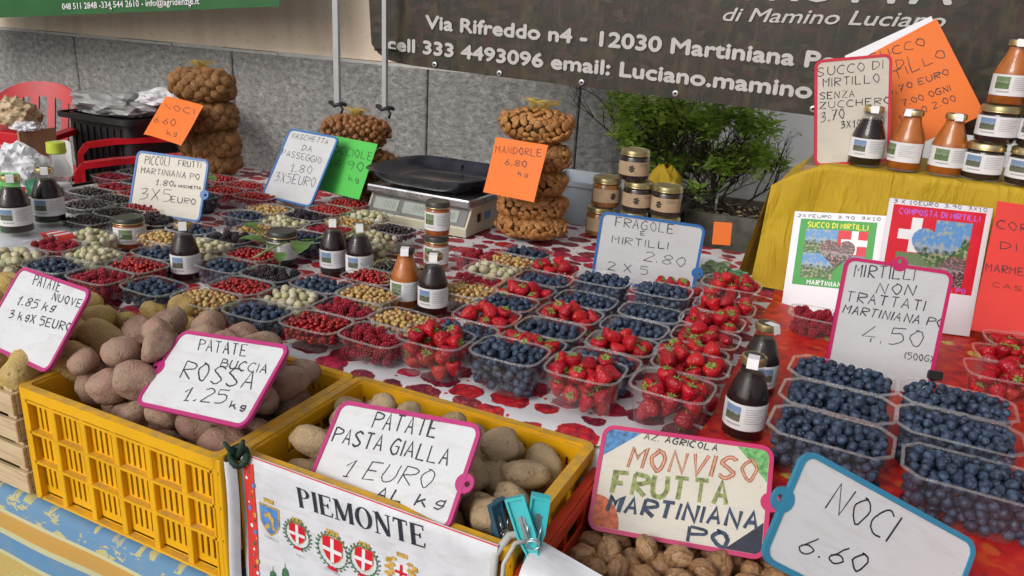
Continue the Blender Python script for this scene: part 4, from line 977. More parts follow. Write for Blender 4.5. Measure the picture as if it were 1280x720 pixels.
# pieces become objects: the most visible 290 of a kind singly, the rest joined into one pile
LAB={'red_potato':'dusty red skinned potato in the left yellow crate','tan_potato':'tan brown potato in the right yellow crate','new_potato':'yellow new potato piled above the wooden crates','walnut':'walnut in the orange red crate'}
CATS={'red_potato':'potato','tan_potato':'potato','new_potato':'potato','walnut':'walnut','white_berry':'berry','dark_blueberry':'blueberry','yellow_currant':'currant','redcurrant':'currant','blackcurrant':'currant'}
SINGLE={'blueberry':270,'strawberry':295,'raspberry':200,'blackberry':80,'white_berry':190,'red_potato':90,'tan_potato':110,'new_potato':80,'walnut':160}
SPR={'red_potato':1.06,'tan_potato':1.06,'new_potato':1.08,'strawberry':1.10}
def piece_matrix(kind,p,s,rng):
    if kind=='strawberry': q=Matrix.Rotation(rng.uniform(0,6.3),4,'Z')@Matrix.Rotation(rng.choice([rng.uniform(-.8,.8),rng.uniform(1.2,2.6)]),4,'X')
    elif kind=='walnut': q=Matrix.Rotation(rng.uniform(0,6.3),4,'Z')@Matrix.Rotation(rng.uniform(-1,1),4,'X')@Matrix.Rotation(rng.uniform(-.7,.7),4,'Y')
    elif 'potato' in kind: q=Matrix.Rotation(rng.uniform(0,6.3),4,'Z')@Matrix.Rotation(rng.uniform(-.5,.5),4,'Y')@Matrix.Rotation(rng.uniform(0,6.3),4,'X')
    else: q=Matrix.Rotation(rng.uniform(0,6.3),4,'Z')@Matrix.Rotation(rng.uniform(0,1.5),4,'X')
    return Matrix.Translation(p)@q@Matrix.Scale(s*SPR.get(kind,1.04),4)
byk={}
for h in HEAP: byk.setdefault(h[0],[]).append(h)
prng=random.Random(5); TRI=0
for kind,L in byk.items():
    S=SHAPES[kind]; L.sort(key=lambda h:-(h[3]*S['r']*h[2]/np.linalg.norm(np.array(h[1])-CAMP)))
    ns=SINGLE.get(kind,0)
    for h in L[:ns]:
        i=prng.randrange(len(S['shapes'])); o=link(kind,shape_mesh(kind,i)); o.matrix_world=piece_matrix(kind,h[1],h[2],prng)
        what,where,zn=h[4].split('|')
        if kind in LAB:
            sz='small' if h[2]<.93 else 'large' if h[2]>1.07 else 'medium sized'
            lb=f'{sz} {LAB[kind]}, {zn}'; gp=f'{kind.replace("_potato"," potatoe").replace("walnut","walnut")}s {where}'
        else:
            sing={'blueberry':'blueberry','strawberry':'ripe strawberry','raspberry':'raspberry','blackberry':'blackberry','white_berry':'whitish berry'}[kind]
            lb=f'{sing} {zn} of the {where}'.replace('in the middle of','in the middle of'); gp=f'{KN[kind]} in the {where}'
        tag(o,lb,CATS.get(kind,kind),gp)
        if kind=='strawberry': link('calyx',CALYX[prng.randrange(4)],o)
    rest=L[ns:]
    if rest:
        V=[];Fv=[];A=[];n0=0
        for h in rest:
            i=prng.randrange(len(S['low'])); v,f=S['low'][i]
            v=np.array(v)*S['r']; M=np.array(piece_matrix(kind,h[1],h[2],prng)); w_=v@M[:3,:3].T+M[:3,3]
            V.append(w_); Fv.append([[int(q)+n0 for q in p] for p in f]); n0+=len(w_); A.append(np.full(len(w_),prng.random()))
        me=bpy.data.meshes.new(kind+'_heap'); me.from_pydata(np.vstack(V).tolist(),[],[p for q in Fv for p in q]); me.materials.append(MATS[S['mat']])
        me.polygons.foreach_set('use_smooth',[True]*len(me.polygons))
        at_=me.attributes.new('rnd','FLOAT','POINT'); at_.data.foreach_set('value',np.concatenate(A))
        o=link(kind+'_heap',me); TRI+=sum(len(p)-2 for q in Fv for p in q)
        fill={'red_potato':'reddish potatoes lying deeper in the left yellow crate','tan_potato':'tan potatoes lying deeper in the right yellow crate','new_potato':'yellow potatoes lying deeper in the pile','walnut':'walnuts lying deeper in the orange red crate'}
        tag(o,fill.get(kind,f'heaps of {KN.get(kind,kind)} filling several clear punnets'),CATS.get(kind,kind),kind='stuff')
print('stuff tris',TRI,{k:len(v) for k,v in byk.items()})

# currant stalks and leaves lying on the punnets
def strip_leaf(mb,base_,d,L,w_,up,droop=.3):
    d=Vector(d).normalized(); s=d.cross(Vector((0,0,1))).normalized(); n=6; vs=[]
    for k in range(n+1):
        t=k/n; p=Vector(base_)+d*L*t+Vector((0,0,1))*(up*t-droop*L*t*t); q=w_*math.sin(math.pi*(t*.92+.04))**.8*(1+.15*math.sin(t*25))
        vs+=[tuple(p-s*q+Vector((0,0,q*.25))),tuple(p),tuple(p+s*q+Vector((0,0,q*.25)))]
    fs=[]
    for k in range(n): a=k*3; fs+=[(a,a+1,a+4,a+3),(a+1,a+2,a+5,a+4)]
    mb.add(vs,fs)
for (x,y,z,a,L,lb) in ((-1.15,1.22,.858,200,.06,'green currant leaf lying on redcurrants left of the dark jam jar'),(-1.06,1.27,.87,20,.065,'pointed green leaf beside the dark jam jar'),(-1.08,1.262,.862,-60,.075,'green leaf hanging down beside the dark jam jar'),
    (-1.24,1.29,.855,170,.05,'green leaf on blackberries behind the single juice bottle'),(-1.045,1.145,.853,130,.04,'small green leaf standing on the blackberry punnet'),(-1.72,1.52,.86,20,.07,'broad pale green leaf left of the small fruit board'),(-1.70,1.57,.868,-10,.06,'darker green leaf left of the small fruit board')):
    mb=MB(); a=math.radians(a); strip_leaf(mb,(0,0,0),(math.cos(a),math.sin(a),0),L,L*.32,.02); mb.tube([(0,0,0),(-math.cos(a)*.03,-math.sin(a)*.03,-.004)],.0012,5)
    tag(part('leaf',mb,'leaf_green',None,True,loc=(x,y,z)),lb,'leaf')
for (p0,p1,lb) in (((-1.105,1.135,.853),(-1.075,1.20,.877),'pale cut stalk lying across redcurrants before the dark jam jar'),((-1.80,1.44,.86),(-1.66,1.50,.905),'long pale green stalk leaning on the small fruit board')):
    mb=MB(); mb.tube([p0,((p0[0]+p1[0])/2,(p0[1]+p1[1])/2,(p0[2]+p1[2])/2+.003),p1],.0022,6); tag(part('stalk',mb,'stem_green',None,True),lb,'stalk')
for (i,j,m_) in ((8,4,'stem_green'),(7,4,'stem_green'),(8,3,'stem_green'),(7,5,'stem_green'),(1,3,'bark'),(1,4,'bark')):
    mb=MB(); r=random.Random(i*9+j); x,y=XS[i],LY(XS[i],j)
    for k in range(16):
        a=r.uniform(0,6.3); cx_,cy_=x+r.uniform(-.04,.04),y+r.uniform(-.028,.028); l=r.uniform(.01,.025)
        mb.tube([(cx_-l*math.cos(a),cy_-l*math.sin(a),.842+r.uniform(0,.004)),(cx_,cy_,.848+r.uniform(0,.008)),(cx_+l*math.cos(a+.5),cy_+l*math.sin(a+.5),.843+r.uniform(0,.006))],.0007,4)
    tag(part('currant_stalks',mb,m_,None,True),'tangle of thin currant stalks over dark currants near the scale' if i>5 else 'tangle of brown stalks over dark fruit behind the two left bottles','stalks',kind='stuff')

# ------------------------------------------------------------------ bottles and jars
def curved(mb,r,z0,z1,a0,a1,mi=0,n=14,dr=0):
    mb.add([((r+dr)*math.cos(a0+(a1-a0)*i/n),(r+dr)*math.sin(a0+(a1-a0)*i/n),z) for z in (z0,z1) for i in range(n+1)],[(i,i+1,n+1+i+1,n+1+i) for i in range(n)],mi)
def label_on(root,r,z0,z1,face,pic,kraft=False):
    """paper label centred on angle 'face' with a picture at its left and lines of print at its right"""
    mb=MB(); W=1.55; curved(mb,r,z0,z1,face-W,face+W,0,24,.0004); root=part('paper_label',mb,'kraft' if kraft else 'paper',root,True)
    h=z1-z0
    if kraft:
        mb=MB(); zc=z0+h*.5
        for k in range(6):
            a=k*math.pi/3; s=.0048
            for q in range(2):
                c0=face-.05+math.cos(a+.3)*.13+math.cos(a)*.0; curved(mb,r,zc+math.sin(a+.3)*.0065-.0022,zc+math.sin(a+.3)*.0065+.0022,c0-.07,c0+.07,0,3,.0008)
        curved(mb,r,zc-.003,zc+.003,face-.12,face+.02,0,4,.0009)
        for k in range(3): curved(mb,r,z1-h*(.14+.08*k),z1-h*(.12+.08*k),face+.45,face+1.0,0,5,.0008)
        part('emblem',mb,'print_grey' if False else 'print_black',root); return
    mb=MB(); curved(mb,r,z0+h*.32,z0+h*.90,face-.95,face-.15,0,8,.0008); part('picture',mb,pic,root)
    mb=MB()
    for k in range(7): curved(mb,r,z1-h*(.14+k*.09),z1-h*(.165+k*.09)-.0001,face+.05,face+.95-.13*(k%3),0,6,.0008)
    curved(mb,r,z0+h*.15,z0+h*.22,face-.8,face-.1,0,6,.0008)
    part('print_lines',mb,'print_grey',root)
def bottle(x,y,z,face,liquid,label,s=1.0,pic='photo_lake',sticker=True,h=.118,lid='gold',group='small glass bottles of fruit juice'):
    root=thing('juice_bottle',label,'bottle',(x,y,z),group=group); root.rotation_euler.z=RNG.uniform(-.05,.05); k=h/.118
    R=.0282*s
    pr=[(.0,0),(R*.86,.0),(R,.004),(R,.055),(R*.985,.060),(R*.92,.067),(R*.80,.077),(R*.65,.088),(R*.55,.096),(R*.52,.102),(R*.52,.108)]
    sc_=lambda P:[(max(r,.0004),q*k) for r,q in P]
    mb=MB(); mb.lathe(sc_(pr+[(R*.53,.109)]),28,cap=False); part('glass',mb,'bottle_glass',root,True)
    mb=MB(); lv=.091 if liquid=='juice_dark' else .1035
    ins=[(r*.965,q) for r,q in pr[1:] if q<lv]; rl=float(np.interp(lv,[q for _,q in pr],[r for r,_ in pr]))*.96
    mb.lathe(sc_([(0,.003)]+[(r,max(q,.003)) for r,q in ins]+[(rl,lv),(0,lv)]),24); part('juice',mb,liquid,root,True)
    mb=MB(); rl=R*.60; mb.lathe(sc_([(rl*.9,.1055),(rl,.1065),(rl,.1135),(rl*.97,.1160),(rl*.86,.1172),(rl*.80,.1165),(0,.1166)]),28); lo=part('lid',mb,lid,root,40)
    mb=MB(); mb.lathe(sc_([(rl*.80,.1167),(rl*.78,.1170),(0,.1171)]),20); part('lid_top',mb,'lid_dark',lo)
    if sticker:
        mb=MB(); w_=.0075; c=math.cos(face); s_=math.sin(face)
        mb.add([(px*s_+py*c,-px*c+py*s_,pz) for px,py,pz in ((-w_,0,.1176*k),(w_,.0,.1179*k),(w_,R*.62,.1182*k),(-w_,R*.62,.1180*k),(w_,R*.74,.105*k),(-w_,R*.74,.105*k))],[(0,1,2,3),(3,2,4,5)])
        part('price_sticker',mb,'pr_white',lo)
    label_on(root,R,.018*k,.0555*k,face,pic)
    return root
def jar(x,y,z,face,fill,label,R=.0275,h=.066,pic='photo_green',lid='lid_dark',kraft=False,lab=(.2,.72),group='jars of jam and honey'):
    root=thing('jam_jar',label,'jar',(x,y,z),group=group)
    mb=MB(); mb.lathe([(R*.4,.0005),(R*.9,.0),(R,h*.06),(R,h*.74),(R*.93,h*.80),(R*.88,h*.82)],28,cap=False); part('glass',mb,'bottle_glass',root,True)
    mb=MB(); mb.lathe([(.0004,h*.03),(R*.88,h*.03),(R*.94,h*.08),(R*.94,h*.72),(R*.86,h*.79),(.0004,h*.79)],24); part('filling',mb,fill,root,True)
    mb=MB(); mb.lathe([(R*.88,h*.805),(R*.96,h*.81),(R*.96,h*.95),(R*.92,h*.985),(R*.84,h),(R*.82,h*.985),(.0004,h*.985)],28); lo=part('lid',mb,lid,root,40)
    mb=MB(); mb.lathe([(R*.965,h*.81),(R*.985,h*.815),(R*.985,h*.84),(R*.965,h*.845)],28,cap=False); part('lid_edge',mb,'gold',lo,True)
    label_on(root,R,h*lab[0],h*lab[1],face,pic,kraft)
    return root
def fc(x,y,off=0): return math.atan2(-y,-x)+off      # angle that faces the camera
def BT(x,y,liq,lb,**k):
    off=k.pop('off',0); z=k.pop('z',.8045); return bottle(x,y,z,fc(x,y,off),liq,lb,**k)
BT(-.112,1.030,'juice_dark','front one of two dark juice bottles beside the front strawberry punnets',h=.121,s=1.02)
BT(-.118,1.178,'juice_dark','dark juice bottle partly hidden behind a nearer one, by the strawberries',off=.9)
BT(-.716,1.188,'juice_dark','dark juice bottle with bluish label standing right of the apricot bottle',off=-.1)
BT(-.779,1.190,'juice_apricot','orange apricot juice bottle in the middle of the berry punnets',off=-.1,pic='photo_green',lid='lid_dark')
BT(-.946,1.272,'juice_dark','right one of the pair of dark bottles in front of the scale')
BT(-1.012,1.270,'juice_dark','left one of the pair of dark bottles in front of the scale')
BT(-1.223,1.072,'juice_dark','dark juice bottle standing alone among punnets below the small fruit board',off=-.1)
BT(-1.665,1.020,'juice_dark','leftmost dark juice bottle beside the light green card',z=.840,h=.125,s=1.15)
BT(-1.688,1.112,'juice_dark','second dark juice bottle at the left, just right of the leftmost',z=.840,h=.125,s=1.15)
jar(-.853,1.425,.8045,fc(-.85,1.42,-.15),'jam_orange','lower of two stacked orange jam jars before the scale',h=.076)
jar(-.852,1.425,.8810,fc(-.85,1.42,-.15),'jam_orange','upper of two stacked orange jam jars before the scale',h=.076)
jar(-1.143,1.262,.8045,fc(-1.14,1.26,-.2),'jam_dark','dark jam jar with white label among redcurrants and leaves',R=.033,h=.074)
jar(-1.488,1.158,.8045,fc(-1.48,1.15,.25),'jam_orange','orange jam jar with flat dark lid and small label, left side',R=.034,h=.070)
# shelf goods at the right
SH=1.0865
for x,lq,lb,off,pc in ((-.046,'juice_dark','dark blueberry juice bottle, left end of the row on the yellow shelf',.1,'photo_lake'),(.028,'juice_apricot','reddish orange juice bottle, second on the yellow shelf',-.5,'photo_green'),(.104,'juice_apricot','orange juice bottle, third on the yellow shelf beside stacked jars',.25,'photo_green')):
    BT(x,1.80,lq,lb,off=off,pic=pc,z=SH,h=.122,s=1.16)
for x,y,k,lb in ((.168,1.80,0,'lower dark jam jar of the left stack on the yellow shelf'),(.176,1.80,1,'second dark jam jar of the left stack on the yellow shelf'),(.243,1.79,0,'lower dark jam jar of the right stack on the yellow shelf'),(.247,1.80,1,'second dark jam jar of the right stack on the yellow shelf')):
    jar(x,y,SH+k*.0725,fc(x,y,.05),'jam_dark',lb,R=.036,h=.072,pic='photo_lake',lid='gold' if k==0 else 'lid_gold')
BT(.180,1.80,'juice_apricot','orange juice bottle standing on top of the left jar stack',off=.1,pic='photo_green',z=SH+.1445,h=.121,s=1.12)
BT(.256,1.80,'juice_dark','dark juice bottle standing on the right jar stack at the edge',z=SH+.1445,h=.121,s=1.12)
# honey-coloured kraft label jars behind the strawberry board
for x,z,fl,lb,off in ((-.655,.8045,'jam_amber','bottom left kraft labelled jar behind the strawberry board',.5),(-.565,.8045,'jam_dark','bottom middle kraft labelled jar behind the strawberry board',0),(-.480,.8045,'jam_dark','bottom right kraft labelled jar behind the strawberry board',-.1),
    (-.645,.8835,'jam_amber','upper left reddish kraft labelled jar of the pyramid',.55),(-.560,.8835,'jam_dark','middle kraft labelled jar of the pyramid, second level',0),(-.483,.8835,'jam_dark','right kraft labelled jar of the pyramid, second level',-.45),(-.577,.9625,'jam_dark','topmost kraft labelled jar of the pyramid',-.1)):
    jar(x,1.93,z,fc(x,1.93,off),fl,lb,R=.0385,h=.078,lid='lid_gold',kraft=True,lab=(.20,.64))


# ------------------------------------------------------------------ handwritten price boards
price_board('rossa','frame_pink','board_white','pink framed white board reading PATATE BUCCIA ROSSA 1,25 kg on red potatoes',(-1,-.05))
price_board('gialla','frame_pink','board_white','pink framed white board reading PATATE PASTA GIALLA 1 EURO AL kg on tan potatoes',(1,-.1))
price_board('nuove','frame_pink','board_white','pink framed white board reading PATATE NUOVE 1,85 kg at the left edge')
price_board('noci','frame_teal','board_white','blue framed white board reading NOCI 6.60, tilted at the bottom right',(-1,.05))
price_board('trattati','frame_hot','board_grey','tall pink framed board reading MIRTILLI NON TRATTATI MARTINIANA PO 4.50',(0,1))
price_board('succo','frame_red','board_cream','tall red framed cream board reading SUCCO DI MIRTILLO SENZA ZUCCHERO beside the shelf bottles')
price_board('fragole','frame_blue','board_grey','blue framed board reading FRAGOLE E MIRTILLI 2.80 before the kraft labelled jars',(1,-.35))
price_board('piccoli','frame_blue','board_cream','blue framed cream board reading PICCOLI FRUTTI 3X5 EURO before the walnut bags',(1,-.1))
price_board('caschetta','frame_blue','board_grey','blue edged grey board reading VASCHETTA DA PASSEGGIO 1,80, half behind the green card',None,'ink_faint')
root,w_,h_=price_board('monviso','frame_hot','board_cream','pink framed board reading AZ. AGRICOLA MONVISO FRUTTA MARTINIANA PO in coloured letters',(1,0))
a,b_=w_/2-.006,h_/2-.006
for nm,pts,mm in (('corner_drawing',[(-a,b_),(-a,b_-.036),(-a+.045,b_)],'crayon_blue'),('corner_drawing',[(a,b_),(a-.038,b_),(a,b_-.040)],'crayon_green'),('corner_drawing',[(a,-b_),(a,-b_+.038),(a-.042,-b_)],'crayon_dark')):
    mb=MB(); mb.prism(pts,.0003,.0005); part(nm,mb,mm,root)
mb=MB(); mb.prism([(-a,-b_)]+[(-a+.046*math.cos(t)*(.75 if 0 else 1)*.75,-b_+.040*math.sin(t)) for t in np.linspace(0,math.pi/2,9)],.0003,.0005); part('corner_drawing',mb,'crayon_red',root)
# black clip on the side of the tall board
M,w_,h_=sign_matrix('trattati'); t=thing('board_clip','small black clip on the right side of the tall pink framed board','clip',M=M@Matrix.Translation((w_/2+.001,-.062,.004)))
mb=MB(); mb.bbox(-.010,.012,-.007,.007,-.010,.004,.002); part('clip_body',mb,'plastic_black',t)
mb=MB(); mb.bbox(-.004,.004,-.012,-.0065,-.008,-.002,.001); part('clip_lever',mb,'plastic_black',t)
# partly seen board at the right edge
M=Matrix.Translation((.325,1.20,.855))@rot(DEG(18),DEG(76),DEG(2)); t=thing('price_sign','pink framed white board cut by the right edge of the photo','price sign',M=M,group='handwritten price boards of the stall')
mb=MB(); mb.ring(rrect(.17,.13,.014),rrect(.17,.13,.014,off=-.0055),-.0035,.0015); part('frame',mb,'frame_pink',t,50); mb=MB(); mb.prism(rrect(.17,.13,.014,off=-.0056),-.0013,.0002); part('writing_panel',mb,'board_white',t)

# ------------------------------------------------------------------ coloured cards and printed sheets
card('orange_kiwi','card_orange','orange card reading NOCI 6.60 kg on the stack of walnut bags at the left',bend=.035,seed=1)
card('nocciole','card_green','green card reading NOCCIOLE 4.90 kg hanging on the hazelnut bags',bend=.0,seed=2)
card('mandorle','card_orange','orange card reading MANDORLE 6,80 kg hanging on the almond bags',bend=.006,seed=3,ink='ink_faint')
_p=SIGN_POSE['succo_paper']; SIGN_POSE['succo_paper']=(_p[0]+.004,_p[1],_p[2]-.020)+tuple(_p[3:6])+(.178,.222)
root,w_,h_,f=card('succo_paper','card_orange','large orange paper reading SUCCO DI MIRTILLO leaning behind the red framed board',bend=.0,seed=4)
M,_,_=sign_matrix('succo_paper'); t=thing('paper_sheet','white sheet behind the large orange paper, its top edge showing','paper sheet',M=M@Matrix.Translation((-.012,.016,-.004))@Matrix.Rotation(DEG(-4),4,'Z'))
mb=MB(); mb.box(-.09,.088,-.10,.112,-.001,0); part('sheet',mb,'sheet_white',t)
def cross(mb,cx_,cy_,w_,h_,a,z,mi=0): mb.box(cx_-a,cx_+a,cy_-h_/2,cy_+h_/2,z-.0002,z,mi); mb.box(cx_-w_/2,cx_-a,cy_-a,cy_+a,z-.0002,z,mi); mb.box(cx_+a,cx_+w_/2,cy_-a,cy_+a,z-.0002,z,mi)
def heart(cx_,cy_,s): return [(cx_+s*.0625*(16*math.sin(t)**3)*.5*1.1,cy_+s*.0625*.5*(13*math.cos(t)-5*math.cos(2*t)-2*math.cos(3*t)-math.cos(4*t))*1.1) for t in np.linspace(0,2*math.pi,33)[:-1]]
def quad(mb,x0,x1,y0,y1,z,mi=0): mb.box(x0,x1,y0,y1,z-.0002,z,mi)
def photo_patch(name,root,mt,M0,poly=None,rect=None,z=0):
    mb=MB()
    if rect: x0,x1,y0,y1=rect; poly=[(x0,y0),(x1,y0),(x1,y1),(x0,y1)]
    mb.prism(poly,z-.0002,z); mb.v=[(x,-zz,y) for x,y,zz in mb.v]      # stand it up so the picture's generated height runs along the sheet
    part(name,mb,mt,root,M=Matrix.Rotation(-math.pi/2,4,'X'))
def sheet(n,label,build):
    M,w_,h_=sign_matrix(n); root=thing('printed_sheet',label,'printed sheet',M=M,group='printed sheets leaning on the yellow shelf')
    mb=MB(); mb.box(-w_/2,w_/2,-h_/2,h_/2,-.0012,0); part('sheet',mb,'sheet_white',root); build(root,w_,h_)
    mb=MB(); rng=np.random.default_rng(3); dz=0
    for l in SIGN_TEXT.get(n,[]): dz=write(mb,l,.0004,rng,dz)
    part('handwriting',mb,'ink',root)
def tline(txt,x0,x1,y,h,wd): return (txt,(x0,y),(x1,y),(x0,y+h),wd,'ink')
def b_green(root,w_,h_):
    X0,X1,Y0,Y1=-.074,.074,-.042,.096
    mb=MB(); quad(mb,X0,X1,Y0,Y1,.0004); part('printed_border',mb,'pr_green',root)
    mb=MB(); write(mb,tline('SUCCO DI MIRTILLI',X0+.016,X1-.016,Y1-.0165,.0105,.0022),.0008,np.random.default_rng(1),jit=.02); part('printed_title',mb,'pr_yellow',root)
    mb=MB(); write(mb,tline('MARTINIANA PO',X0+.03,X1-.02,Y0+.003,.009,.002),.0008,np.random.default_rng(1),jit=.02); part('printed_caption',mb,'pr_white',root)
    mb=MB(); quad(mb,.004,X1-.014,.026,Y1-.020,.0008,0); cross(mb,.036,.052,.050,.048,.0065,.0012,1); part('flag_print',mb,['pr_red','pr_white'],root)
    photo_patch('photo_print',root,'photo_hill',None,rect=(X0+.014,.0035,.0265,Y1-.020),z=.0008)
    photo_patch('photo_print',root,'photo_hill',None,rect=(X0+.014,.0035,Y0+.016,.026),z=.0008)
    photo_patch('photo_print',root,'photo_lake',None,rect=(.0215,X1-.014,Y0+.016,.0255),z=.0008)
    photo_patch('heart_print',root,'photo_flower',None,poly=heart(.006,.030,.062),z=.0016)
def b_red(root,w_,h_):
    X0,X1,Y0,Y1=-.0835,.0835,-.105,.112
    X0,X1,Y0,Y1=-.083,.082,-.045,.113
    mb=MB(); quad(mb,X0,X1,Y0,Y1,.0004); part('printed_border',mb,'pr_red',root)
    mb=MB(); write(mb,tline('COMPOSTA DI MIRTILLI',X0+.012,X1-.010,Y1-.017,.0105,.0022),.0008,np.random.default_rng(1),jit=.02); part('printed_title',mb,'pr_purple',root)
    mb=MB(); write(mb,tline('MARTINIANA PO',X0+.05,X1-.012,Y0+.002,.009,.002),.0008,np.random.default_rng(1),jit=.02); part('printed_caption',mb,'pr_purple',root)
    mb=MB(); cross(mb,-.036,.058,.062,.066,.0095,.0008); part('flag_print',mb,'pr_white',root)
    photo_patch('photo_print',root,'photo_hill',None,rect=(-.002,X1-.020,.024,Y1-.022),z=.0010)
    photo_patch('photo_print',root,'photo_flower',None,rect=(-.002,X1-.020,Y0+.012,.0235),z=.0010)
    photo_patch('photo_print',root,'photo_green',None,rect=(X0+.018,-.0025,Y0+.012,.0235),z=.0010)
    photo_patch('heart_print',root,'photo_hill',None,poly=heart(.004,.040,.082),z=.0018)
sheet('sheet_green','white printed sheet with a green bordered picture, leaning on the yellow cloth',b_green)
sheet('sheet_red','white printed sheet with a red bordered picture reading Composta di Mirtilli',b_red)
root,_,_,_=card('red_sheet','card_red','big red sheet with black writing cut by the right edge',name='paper_sheet',seed=6)
root['group']='printed sheets leaning on the yellow shelf'
M=Matrix.Translation((-1.700,1.00,.905))@rot(DEG(35),DEG(84),0); t=thing('price_card','light green card at the left edge by the juice bottles','price card',M=M,group='coloured price cards')
mb=MB(); mb.box(-.09,.055,-.065,.062,-.0008,0); part('card',mb,'card_lime',t)
mb=MB(); write(mb,tline('3,70',-.02,.052,.0,.035,.0016),.0004,np.random.default_rng(8)); part('lettering',mb,'ink_faint',t)

# ------------------------------------------------------------------ white cloth with the Piemonte crests
M,w_,h_=sign_matrix('piemonte'); root=thing('printed_banner_cloth','white cloth reading PIEMONTE with coats of arms, hung over the right yellow crate','cloth banner',M=M)
def cf(x,y):
    return .006*math.sin(x*16+.6)*max(0,(.11-y))*4+.004*nz(x,y,0,12,2)*min(1,(.12-y)*8)+ (0.004 if y<.1 else 0)
CX0,CX1,CY1=-.178,.184,.104
def clothpt(u,v):
    x=CX0+u*(CX1-CX0); y=-.36+v*(CY1+.36); return (x,y,cf(x,y))
mb=MB(); mb.grid(clothpt,60,50); mb.grid(lambda u,v:(CX0+(1-u)*(CX1-CX0),-.36+v*(CY1+.36),cf(CX0+(1-u)*(CX1-CX0),-.36+v*(CY1+.36))-.001),60,50); part('cloth',mb,'bag_white',root,True)
def put(nm,mb,mt,dz=.0006): mb.v=[(x,y,z+cf(x,y)+dz) for x,y,z in mb.v]; return part(nm,mb,mt,root)
def strip(mb,x0,x1,y0,y1,z=0,mi=0,n=1):
    mb.add([(x0,y0,z),(x1,y0,z),(x1,y1,z),(x0,y1,z)],[(0,1,2,3)],mi)
# seam along the top, ribbon on the left edge and on the right edge
mb=MB(); 
for k in range(40): x0=CX0+(CX1-CX0)*k/40; strip(mb,x0,x0+(CX1-CX0)/40,CY1-.003,CY1)
for k in range(30): y=CY1-.003-k*.0155; strip(mb,CX1-.003,CX1,y-.0155,y)
put('top_hem',mb,'card_red',.0008)
mb=MB(); 
for k in range(30): y=CY1-.008-k*.0155; strip(mb,-.172,-.156,y-.0155,y)
put('ribbon',mb,'card_red',.001)
mb=MB(); rr_=random.Random(4)
for k in range(52): 
    x,y=rr_.uniform(-.168,-.156),CY1-.012-k*.0088; s=rr_.uniform(.0012,.0032); mb.add([(x+s*math.cos(t),y+s*math.sin(t)*1.4,0) for t in (0,1.05,2.1,3.14,4.2,5.2)],[(0,1,2,3,4,5)],k%4)
put('ribbon_print',mb,['pr_gold','pr_leaf','pr_white','pr_blue'],.0016)
# serif letters P I E M O N T E : list of (thick?, points)
SER={'P':([('T',[(.9,0),(.9,8)]),('C',[(1,7.7),(3.2,7.7),(4.4,6.9),(4.4,5.0),(3.2,4.1),(1,4.1)])],[(.0,1.8,0),(.0,1.6,8)],5),
'I':([('T',[(.9,0),(.9,8)])],[(0,1.8,0),(0,1.8,8)],1.8),
'E':([('T',[(.9,0),(.9,8)]),('H',[(.9,7.8),(4.4,7.8),(4.5,6.4)]),('H',[(.9,4.1),(3.3,4.1)]),('H',[(3.3,5),(3.3,3.2)]),('H',[(.9,.2),(4.5,.2),(4.8,1.8)])],[(0,1.6,0),(0,1.6,8)],4.8),
'M':([('H',[(.9,0),(.9,8)]),('T',[(1.1,8),(3.6,.6)]),('H',[(3.6,.4),(6.0,8)]),('T',[(6.3,0),(6.3,8)])],[(0,1.8,0),(0,1.2,8),(5.4,7.2,0),(6.1,7.2,8)],7.2),
'O':([('O',[])],[],6.2),
'N':([('H',[(.9,0),(.9,8)]),('T',[(1.0,8),(4.9,.3)]),('H',[(5.1,0),(5.1,8)])],[(0,1.8,0),(0,1.2,8),(4.2,6,8)],6),
'T':([('T',[(2.5,0),(2.5,8)]),('H',[(.2,6.4),(.3,7.8),(4.7,7.8),(4.8,6.4)])],[(1.6,3.4,0)],5)}
mb=MB(); x=0; tot=sum(SER[c][2]+.8 for c in 'PIEMONTE')-.8; l=SIGN_TEXT['piemonte'][0]; P0,P1,P2=[np.array(q) for q in l[1:4]]; ax=(P1-P0)/tot; ay=(P2-P0)/8; u_=abs(ax[0]); dz=0
for c in 'PIEMONTE':
    st,serifs,wd=SER[c]; T_=lambda px,py:P0+ax*(x+px)+ay*py
    for kind,pts in st:
        if kind=='O':
            a_=[];b2=[]
            for k in range(33):
                t=2*math.pi*k/32; a_.append(T_(3.1+3.1*math.cos(t),4+4.1*math.sin(t))); b2.append(T_(3.1+1.75*math.cos(t),4+3.7*math.sin(t)))
            n=len(a_); mb.add([(*p,dz) for p in a_]+[(*p,dz) for p in b2],[(k,k+1,n+k+1,n+k) for k in range(n-1)])
        elif kind=='C':
            q=[];  # bowl with thick right side
            for k in range(17):
                t=math.pi/2-math.pi*k/16; q.append((2.2+2.5*math.cos(t),5.95+1.95*math.sin(t),2.2+1.3*math.cos(t),5.95+1.6*math.sin(t)))
            q=[(1,7.9,1,7.5)]+q+[(1,4.0,1,4.4)]; n=len(q)
            mb.add([(*T_(a1,b1),dz) for a1,b1,_,_ in q]+[(*T_(c1,d1),dz) for _,_,c1,d1 in q],[(n+k,n+k+1,k+1,k) for k in range(n-1)])
        else: ribbon(mb,[T_(*p) for p in pts],(1.35 if kind=='T' else .42)*u_,dz)
        dz+=.00001
    for a1,b1,y in serifs: ribbon(mb,[T_(a1,y+(.12 if y==0 else -.12)),T_(b1,y+(.12 if y==0 else -.12))],.3*u_,dz); dz+=.00001
    x+=wd+.8
put('lettering',mb,'ink',.0008)
def disc(mb,x,y,rx,ry,n=14,z=0,mi=0,a0=0,a1=2*math.pi): mb.add([(x+rx*math.cos(a0+(a1-a0)*k/n),y+ry*math.sin(a0+(a1-a0)*k/n),z) for k in range(n)],[tuple(range(n))],mi)
